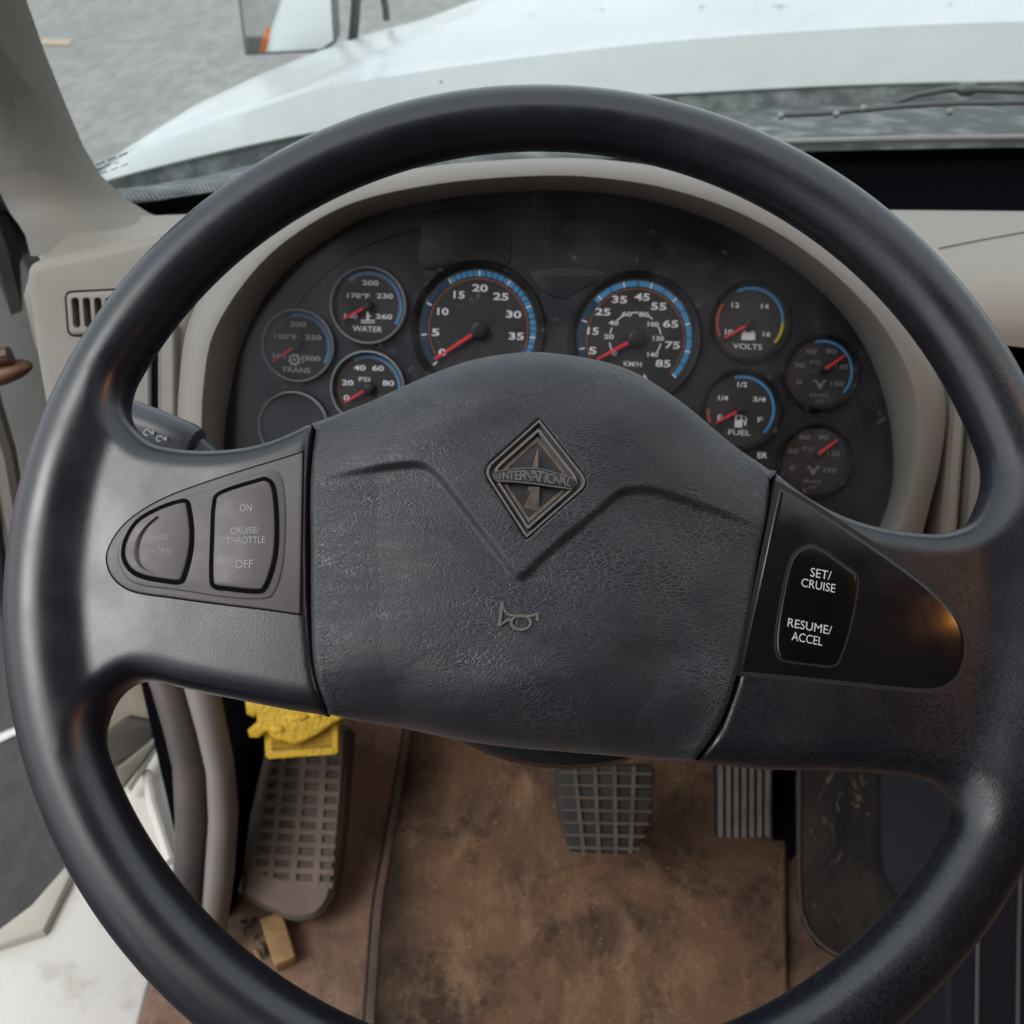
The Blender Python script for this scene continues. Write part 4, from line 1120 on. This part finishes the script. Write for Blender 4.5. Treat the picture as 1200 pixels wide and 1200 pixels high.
# ------------------------------------------------------------------ cab floor and what stands on it
TOE = [(-.9, 0), (.30, 0), (.55, 0), (.66, .0), (.70, .010), (.74, .035), (.80, .09), (.95, .25), (.98, .34)]
f = MB(); f.loft([[Vector((x, y, z)) for x in (-.36, 1.5)] for y, z in TOE], closed=False)
struct(f.build('floor', CARPET, ang=30))
fm = MB(); rows = []
def toe_z(y): return float(np.interp(y, [q_[0] for q_ in TOE], [q_[1] for q_ in TOE]))
ys = list(np.linspace(.36, .92, 29))
for y in ys:
    z = toe_z(y) + .006
    d = Vector((0, y, z)) - CAM; py = 600 - FPX * d.dot(UP) / d.dot(FWD)
    xl = float(np.interp(py, [780, 870, 960, 1060, 1200, 1300], [486, 474, 458, 440, 430, 430])); xr = float(np.interp(py, [780, 905, 1300], [920, 919, 921]))
    t = d.dot(FWD) / FPX
    a, b = (xl - 600) * t, (xr - 600) * t
    row = [Vector((a - .006, y, z - .006)), Vector((a - .003, y, z + .001)), Vector((a + .004, y, z + .003)), Vector((a + .012, y, z + .002))]
    row += [Vector((a + .013 + (b - a - .02) * k / 24, y, z + .002 + .0015 * math.sin(k * 2.1 + y * 40) * math.sin(y * 70 + k))) for k in range(1, 24)]
    row += [Vector((b - .006, y, z + .002)), Vector((b - .003, y, z + .007)), Vector((b, y, z + .006)), Vector((b + .001, y, z - .006))]
    rows.append(row)
fm.loft(rows, closed=False)
lip = [r_[2] + Vector((-.002, 0, .001)) for r_ in rows]
o = fm.build('floor_mat', MAT, None, loc=(.05, .5, 0), ang=60); tag(o, 'brown dirt-stained rubber floor mat under the pedals', 'floor mat')
lm = MB(); lm.loft([[p + Vector((dx, 0, dz)) for p in lip] for dx, dz in ((-.004, -.004), (-.002, .0008), (.003, .0010), (.005, .0002), (.006, -.004))], closed=False); lm.build('raised_edge', M('worn_mat_edge', (.15, .10, .073), .9, col2=(.075, .053, .042), vscale=25), o)

def pedal_frame(px, py, Z, el): return Frame(at_z(px, py, Z), (0, -math.cos(el), math.sin(el)))
# brake pedal
PF = pedal_frame(710, 948, .13, R(48))
bp = thing('brake_pedal', PF.O, 'square rubber brake pedal with a grid tread below the hub', 'pedal')
bo = rounded(PF.pxs([(651, 893), (768, 897), (763, 958), (745, 1002), (667, 999), (655, 958)], 0), .006, 4)
m_ = MB(); m_.plate(PF, bo, -.02, 0, .003, back=True); m_.build('pad', RUBBER, bp, ang=50)
m_ = MB()
for (a, b) in (((673, 896), (684, 998)), ((697, 897), (702, 1000)), ((720, 897), (722, 1001)), ((743, 897), (739, 1000))):
    p, q_ = PF.px(*a), PF.px(*b); m_.loft([[PF.p(x + dx, y, w) for x, y in (p, q_)] for dx, w in ((-.0022, 0), (-.0015, .004), (.0015, .004), (.0022, 0))], closed=False)
for i in range(7):
    yy = 905 + i * 14.6; k = (yy - 905) / 88
    p, q_ = PF.px(655 + 8 * max(0, k - .5) * 2 + 2, yy), PF.px(764 - 3 * k - 12 * max(0, k - .6) * 2.5, yy + 2)
    m_.loft([[PF.p(x, y + dy, w) for x, y in (p, q_)] for dy, w in ((-.0018, 0), (-.0012, .0037), (.0012, .0037), (.0018, 0))], closed=False)
m_.build('tread', RIBD, bp, ang=50)
m_ = MB(); m_.tube([PF.p(0, -.01, -.02), PF.p(0, -.01, -.09), Vector((PF.O.x, .84, .40)), Vector((PF.O.x, .86, .55))], [.012, .014, .014, .014], 10); m_.build('arm', BLACK, bp)
# accelerator
AF = pedal_frame(871, 945, .10, R(40))
ap = thing('accelerator_pedal', AF.O, 'narrow ribbed accelerator pedal to the right of the brake pedal', 'pedal')
m_ = MB(); m_.plate(AF, rounded(AF.pxs([(839, 870), (903, 870), (903, 983), (840, 981)], 0), .003), -.012, 0, .002, back=True); m_.build('pad', BLACK, ap, ang=50)
m_ = MB()
for i in range(7):
    x = 844 + i * 9.1
    p, q_ = AF.px(x, 872), AF.px(x, 980)
    m_.loft([[AF.p(px_ + dx, y, w) for px_, y in (p, q_)] for dx, w in ((-.0026, 0), (-.002, .004), (.002, .004), (.0026, 0))], closed=False)
m_.build('rib', GREYRIB, ap, ang=50)
m_ = MB(); m_.tube([AF.p(0, .03, -.01), AF.p(0, .05, -.06), Vector((AF.O.x, .86, .30))], .010, 8); m_.build('arm', BLACK, ap)
# foot rest / clutch at left
DF = Frame(at_z(345, 980, .085), (.10, -math.cos(R(52)), math.sin(R(52))))
dp = thing('clutch_pedal', DF.O, 'long dust-covered grid pedal under the yellow piece', 'pedal')
do = rounded(DF.pxs([(316, 850), (412, 850), (404, 960), (392, 1055), (374, 1078), (345, 1083), (300, 1064), (279, 1052), (291, 960)], 0), .010, 4)
m_ = MB(); m_.plate(DF, do, -.075, 0, .010, 5, back=True); m_.build('pad', M('dusty_pedal_base', (.095, .077, .065), .85, col2=(.15, .12, .10), vscale=40, grain=.4, gscale=400), dp, ang=60)
m_ = MB(); hole = rounded(DF.pxs([(326, 862), (400, 865), (392, 985), (384, 1036), (352, 1036), (308, 1024), (299, 1012), (308, 960)], 0), .006, 4)
m_.plate(DF, inset(do, .006), -.001, .0035, .003, 3, holes=[hole], hole_w=-.001); m_.build('worn_border', DUSTRUB, dp, ang=60)
m_ = MB()
for (a, b) in (((336, 862), (317, 1030)), ((359, 862), (343, 1040)), ((382, 862), (370, 1045))):
    p, q_ = DF.px(*a), DF.px(*b); m_.loft([[DF.p(x + dx, y, w) for x, y in (p, q_)] for dx, w in ((-.0046, 0), (-.003, .0034), (.003, .0034), (.0046, 0))], closed=False)
for i in range(12):
    yy = 866 + i * 15.2; k = i / 11
    p, q_ = DF.px(317 - 20 * k, yy), DF.px(402 - 12 * k, yy + 4)
    m_.loft([[DF.p(x, y + dy, w) for x, y in (p, q_)] for dy, w in ((-.0040, 0), (-.0026, .0031), (.0026, .0031), (.0040, 0))], closed=False)
m_.build('tread', DUSTRUB, dp, ang=50)
m_ = MB(); m_.tube([DF.p(0, .05, -.04), DF.p(-.01, .09, -.12), Vector((DF.O.x - .02, .86, .40))], .013, 8); m_.build('arm', BLACK, dp)

# wood chip and litter
WFm = Frame(at_z(326, 1100, .012), (0, -.15, 1), (1, 0, 0))
m_ = MB(); m_.plate(WFm, rounded(WFm.pxs([(305, 1078), (331, 1069), (347, 1122), (322, 1134)], .006), .002), -.006, .010, .002, back=True)
o = m_.build('wood_chip', WOOD, None, loc=WFm.O, ang=40); tag(o, 'small tan wood chip lying on the floor below the dusty pedal', 'wood chip')
lit = [(291, 1085, 6, .4), (299, 1097, 5, 1.2), (287, 1093, 4, 2.), (308, 1111, 8, -1.1), (302, 1118, 7, -1.), (285, 1080, 4, .2), (296, 1080, 5, .9)]
for i, (x, y, s_, a_) in enumerate(lit):
    p = at_z(x, y, .006); k = s_ * .95 / FPX
    m_ = MB(); m_.blob(p, (k * 1.2, k * .35, .004), 10, 6, Matrix.Rotation(a_, 3, 'Z'), noise=.5, seed=i)
    o = m_.build('debris', [RIBD, WOOD, SEAL][i % 3], None, loc=p); tag(o, 'crumb of leaf and dirt debris beside the wood chip', 'debris', 'floor debris')

# yellow piece hanging under the dash
YF = Frame(at_y(345, 850, .60), (0, -math.cos(R(35)), math.sin(R(35))))
yl = thing('yellow_tag', YF.O, 'yellow bumpy plastic knob with rectangular lower plate showing beneath the left spoke', 'tag')
yo = [(283, 800), (292, 818), (286, 822), (288, 838), (297, 842), (300, 838), (300, 847), (289, 856), (291, 865), (302, 866), (312, 858), (318, 866), (330, 870), (345, 874), (356, 870), (372, 862), (384, 854), (392, 848), (402, 843), (394, 836), (384, 832), (384, 800)]
m_ = MB(); m_.plate(YF, inset(YF.pxs(yo, .012), 0), -.008, .012, .004, 4, back=True)
for i in range(4):
    x, y = 300 + rnd.random() * 82, 826 + rnd.random() * 32
    u, v = YF.px(x, y, .012); m_.blob(YF.p(u, v, .0105), (.007 + .005 * rnd.random(), .006, .0022 + .0012 * rnd.random()), 10, 6, noise=.12, seed=i)
m_.build('bumpy_top', YELPL, yl, ang=60)
m_ = MB(); po = rounded(YF.pxs([(309, 850), (396, 846), (397, 880), (394, 884), (314, 890), (311, 886)], 0), .003)
m_.plate(YF, po, -.010, .001, .0015, holes=[rounded(YF.pxs([(318, 845), (389, 845), (389, 876), (319, 880)], 0), .002)], hole_w=-.002, back=True)
m_.build('plate_frame', YELPL, yl, ang=50)
m_ = MB(); m_.flat(YF, YF.pxs([(316, 846), (391, 846), (391, 878), (317, 882)], 0), -.0018); m_.build('plate_face', M('tan_label', (.50, .36, .16), .7, col2=(.42, .30, .14), vscale=90), yl)

# console and seat base at right
KF = Frame(at_z(1000, 1000, .14), (-.5, -math.cos(R(45)), math.sin(R(45))))
cn = thing('engine_console', KF.O, 'scuffed black console panel with rounded corner right of the accelerator', 'console')
m_ = MB()
co_ = [(931, 840), (931, 1050), (938, 1085), (955, 1111), (985, 1130), (1040, 1138), (1330, 1138), (1330, 800), (931, 800)]
m_.plate(KF, rounded(KF.pxs(co_, 0), .004), -.10, 0, .008, 4); m_.build('side_panel', SCUFF, cn, ang=60)
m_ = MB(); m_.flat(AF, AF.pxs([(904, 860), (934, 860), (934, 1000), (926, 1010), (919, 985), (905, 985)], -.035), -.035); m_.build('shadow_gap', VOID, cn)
m_ = MB(); m_.plate(KF, rounded(KF.pxs([(1028, 905), (1040, 880), (1330, 860), (1330, 1080), (1050, 1060), (1030, 1020)], .006), .02), -.01, .008, .006); m_.build('cover', CONS, cn, ang=60)
m_ = MB(); m_.tube([KF.p(*KF.px(x, y, .001), .001) for x, y in catmull([(937, 900), (937, 1040), (943, 1078), (960, 1104), (990, 1122), (1040, 1129)], 4, False)], .0022, 8); m_.build('edge_bead', M('scuffed_bead', (.05, .042, .036), .6), cn)
SF = Frame(at_y(1150, 1130, .40), (0, -.75, .66))
se = thing('seat_base', SF.O, 'dark grey ribbed seat base corner at the lower right', 'seat base')
m_ = MB(); m_.plate(SF, rounded(SF.pxs([(1109, 1300), (1110, 1130), (1150, 1010), (1330, 960), (1330, 1300)], 0), .004), -.12, 0, .005); m_.build('cover', CONS, se, ang=60)
for xx in (1146, 1194):
    m_ = MB(); m_.tube([SF.p(*SF.px(x, y, .001), .001) for x, y in ((xx + 3, 1000), (xx, 1100), (xx - 2, 1260))], .0018, 8); m_.build('piping', LIGHTSEAM, se)

# ------------------------------------------------------------------ left: kick trim, sill, door
kt = thing('kick_trim', (-.32, .57, 0), 'dark worn kick panel trim strips beside the dusty pedal', 'trim')
def post(a, b, name, mat, Yt, Yb):
    """strip between two picture polylines, leaning from Yt at the top to Yb at the floor"""
    m = MB(); rows = []
    n = len(a)
    for i in range(n):
        Y = Yt + (Yb - Yt) * i / (n - 1)
        p, q_ = at_y(*a[i], Y), at_y(*b[i], Y)
        c = p.lerp(q_, .5) + Vector((0, -.012, .006))
        rows.append([p + Vector((0, .06, 0)), p, p.lerp(c, .35) + Vector((0, -.006, 0)), c, q_.lerp(c, .35) + Vector((0, -.006, 0)), q_, q_ + Vector((0, .012, 0))])
    m.loft(rows, closed=False); return m.build(name, mat, kt, ang=50)
post([(128, 660), (160, 760), (175, 800), (190, 850), (202, 900), (205, 960), (203, 1020), (200, 1090)], [(160, 660), (195, 760), (212, 800), (226, 850), (238, 900), (242, 960), (238, 1020), (232, 1090)], 'door_edge_trim', KICK, .66, .50)
post([(163, 660), (198, 760), (214, 800), (229, 850), (241, 900), (244, 960), (240, 1020), (234, 1100)], [(206, 660), (238, 760), (250, 800), (260, 850), (270, 900), (276, 960), (272, 1030), (262, 1110)], 'inner_strip', KICKL, .655, .495)
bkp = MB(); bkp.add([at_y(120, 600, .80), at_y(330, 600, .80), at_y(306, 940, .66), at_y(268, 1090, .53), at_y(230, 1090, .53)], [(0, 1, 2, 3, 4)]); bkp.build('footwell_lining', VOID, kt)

sl = thing('door_sill', at_z(100, 1150, 0), 'white painted door sill beside the driver footwell', 'door sill')
m_ = MB(); ZF = Frame((-.42, .5, -.012), (0, 0, 1))
def zf(pts): return [((p := at_z(x, y, -.012)).x + .42, p.y - .5) for x, y in pts]
m_.plate(ZF, zf([(-40, 1330), (-30, 1125), (0, 1112), (52, 1096), (84, 1030), (120, 960), (150, 910), (186, 862), (215, 862), (216, 960), (212, 1040), (196, 1090), (172, 1160), (130, 1330)]), -.05, 0, .004)
m_.build('step_plate', SILL, sl, ang=50)
m_ = MB()
def rail(pts, r_, Z): return [at_z(x, y, Z) for x, y in pts]
m_.plate(ZF, zf([(-40, 1130), (0, 1114), (54, 1097), (86, 1032), (80, 1020), (40, 1066), (0, 1096), (-40, 1112)]), -.03, .010, .003)
m_.build('sill_flange', M('sill_cream', (.50, .47, .39), .5), sl)
m_ = MB(); m_.tube([at_z(x, y, .01) for x, y in ((146, 926), (166, 895), (188, 860), (196, 840))], .008, 8)
m_.tube([at_z(x, y, .0) for x, y in ((172, 905), (178, 940), (200, 1010))], .006, 8)
m_.build('sill_rib', SILL, sl)

dr = thing('open_door', (-.45, .78, 0), 'grey inner side of the open driver door behind the left end of the dashboard', 'door')
DFm = Frame((-.45, .80, .4), (.12, -1, .1))
m_ = MB(); m_.plate(DFm, DFm.pxs([(-260, 255), (-10, 235), (44, 330), (60, 400), (80, 560), (66, 640), (20, 640), (-260, 560)], 0), -.03, 0, .006, back=True); m_.build('door_panel', DOORG, dr, ang=50)
m_ = MB(); m_.tube([at_y(x, y, .83) for x, y in ((-80, 60), (-30, 190), (6, 280), (22, 345), (36, 410))], .017, 10); m_.build('door_seal', SEAL, dr)
m_ = MB(); m_.tube([at_y(x, y, .70) for x, y in ((-30, 400), (-14, 470), (4, 530), (16, 600), (30, 680), (58, 780), (100, 880))], .011, 10); m_.build('weather_strip', M('cream_strip', (.36, .33, .28), .6), dr)
m_ = MB(); m_.tube([at_y(x, y, .69) for x, y in ((-44, 420), (-20, 540), (-6, 620), (4, 700), (26, 780), (70, 870))], .007, 8); m_.build('lower_seal', SEAL, dr)
hp = at_y(4, 434, .74)
m_ = MB(); m_.blob(hp + Vector((-.008, 0, -.004)), (.036, .016, .010), 24, 12, Matrix.Rotation(R(-14), 3, 'Y')); hg = m_.build('hinge', RUST, dr); hg['label'] = 'rusty brown rounded hinge'
m_ = MB(); m_.tube([hp + Vector((-.05, 0, .016)), hp + Vector((.0, -.004, .014)), hp + Vector((.012, -.002, .016))], .008, 10); m_.build('pin', M('dark_rust', (.10, .045, .03), .5), hg)
# lower hinge area in the gap above the sill
lb = thing('door_latch_bracket', at_y(150, 840, .66), 'beige bracket with dark folds in the gap between rim and kick trim', 'bracket')
m_ = MB(); BFm = Frame(at_y(150, 840, .68), (.2, -.75, .6))
m_.plate(BFm, rounded(BFm.pxs([(112, 780), (196, 770), (196, 850), (150, 876), (110, 890)], 0), .006), -.02, 0, .004); m_.build('bracket_plate', M('bracket_beige', (.34, .29, .225), .6, col2=(.22, .18, .14), vscale=16), lb, ang=50)
m_ = MB(); m_.plate(BFm, rounded(BFm.pxs([(118, 862), (150, 838), (186, 846), (176, 872), (146, 892), (120, 905)], .004), .004), -.004, .006, .003); m_.build('dark_fold', M('fold_dark', (.05, .04, .034), .6), lb, ang=50)
m_ = MB(); m_.plate(BFm, rounded(BFm.pxs([(136, 900), (176, 868), (188, 852), (192, 862), (160, 905), (140, 930)], .006), .003), -.004, .008, .003); m_.build('lower_lip', M('lip_olive', (.16, .145, .11), .5), lb, ang=50)

# ------------------------------------------------------------------ unseen cab shell: roof, back, closed right side, shaped for shade and bounce light
c_ = MB(); c_.add([(-.36, .16, 1.36), (1.5, .16, 1.36), (1.5, -.62, 1.42), (-.36, -.62, 1.42)], [(0, 1, 2, 3)]); struct(c_.build('ceiling', CLIGHT))
c_ = MB(); c_.add([(-.50, -.60, 0), (1.5, -.60, 0), (1.5, -.60, 1.44), (-.50, -.60, 1.44)], [(0, 1, 2, 3)]); struct(c_.build('wall_rear', CLIGHT))
c_ = MB(); c_.add([(1.5, -.60, 0), (1.5, 1.0, 0), (1.5, 1.0, .72), (1.5, .45, 1.36), (1.5, -.60, 1.42)], [(0, 1, 2, 3, 4)]); struct(c_.build('wall_right', CLIGHT))

# added unseen amber lamp, puts an orange reflection on the right-hand switch panel
dl = thing('added_amber_lamp', (.86, .02, 1.36), 'added unseen amber lamp for the orange reflection', 'lamp')
m_ = MB(); m_.lathe(Frame((.86, .02, 1.375), (0, 0, -1)), 0, 0, [(.07, 0), (.068, .012), (.058, .016), (.056, .010)], 24); m_.build('housing', BLACK, dl)  # made-up housing around the added lamp
ld = bpy.data.lights.new('added_amber_light', 'AREA'); ld.shape = 'DISK'; ld.size = .11; ld.energy = 1.1; ld.color = (1, .38, .08)
lo = bpy.data.objects.new('added_amber_light', ld); COL.objects.link(lo); lo.parent = dl; lo.location = (0, 0, -.012)
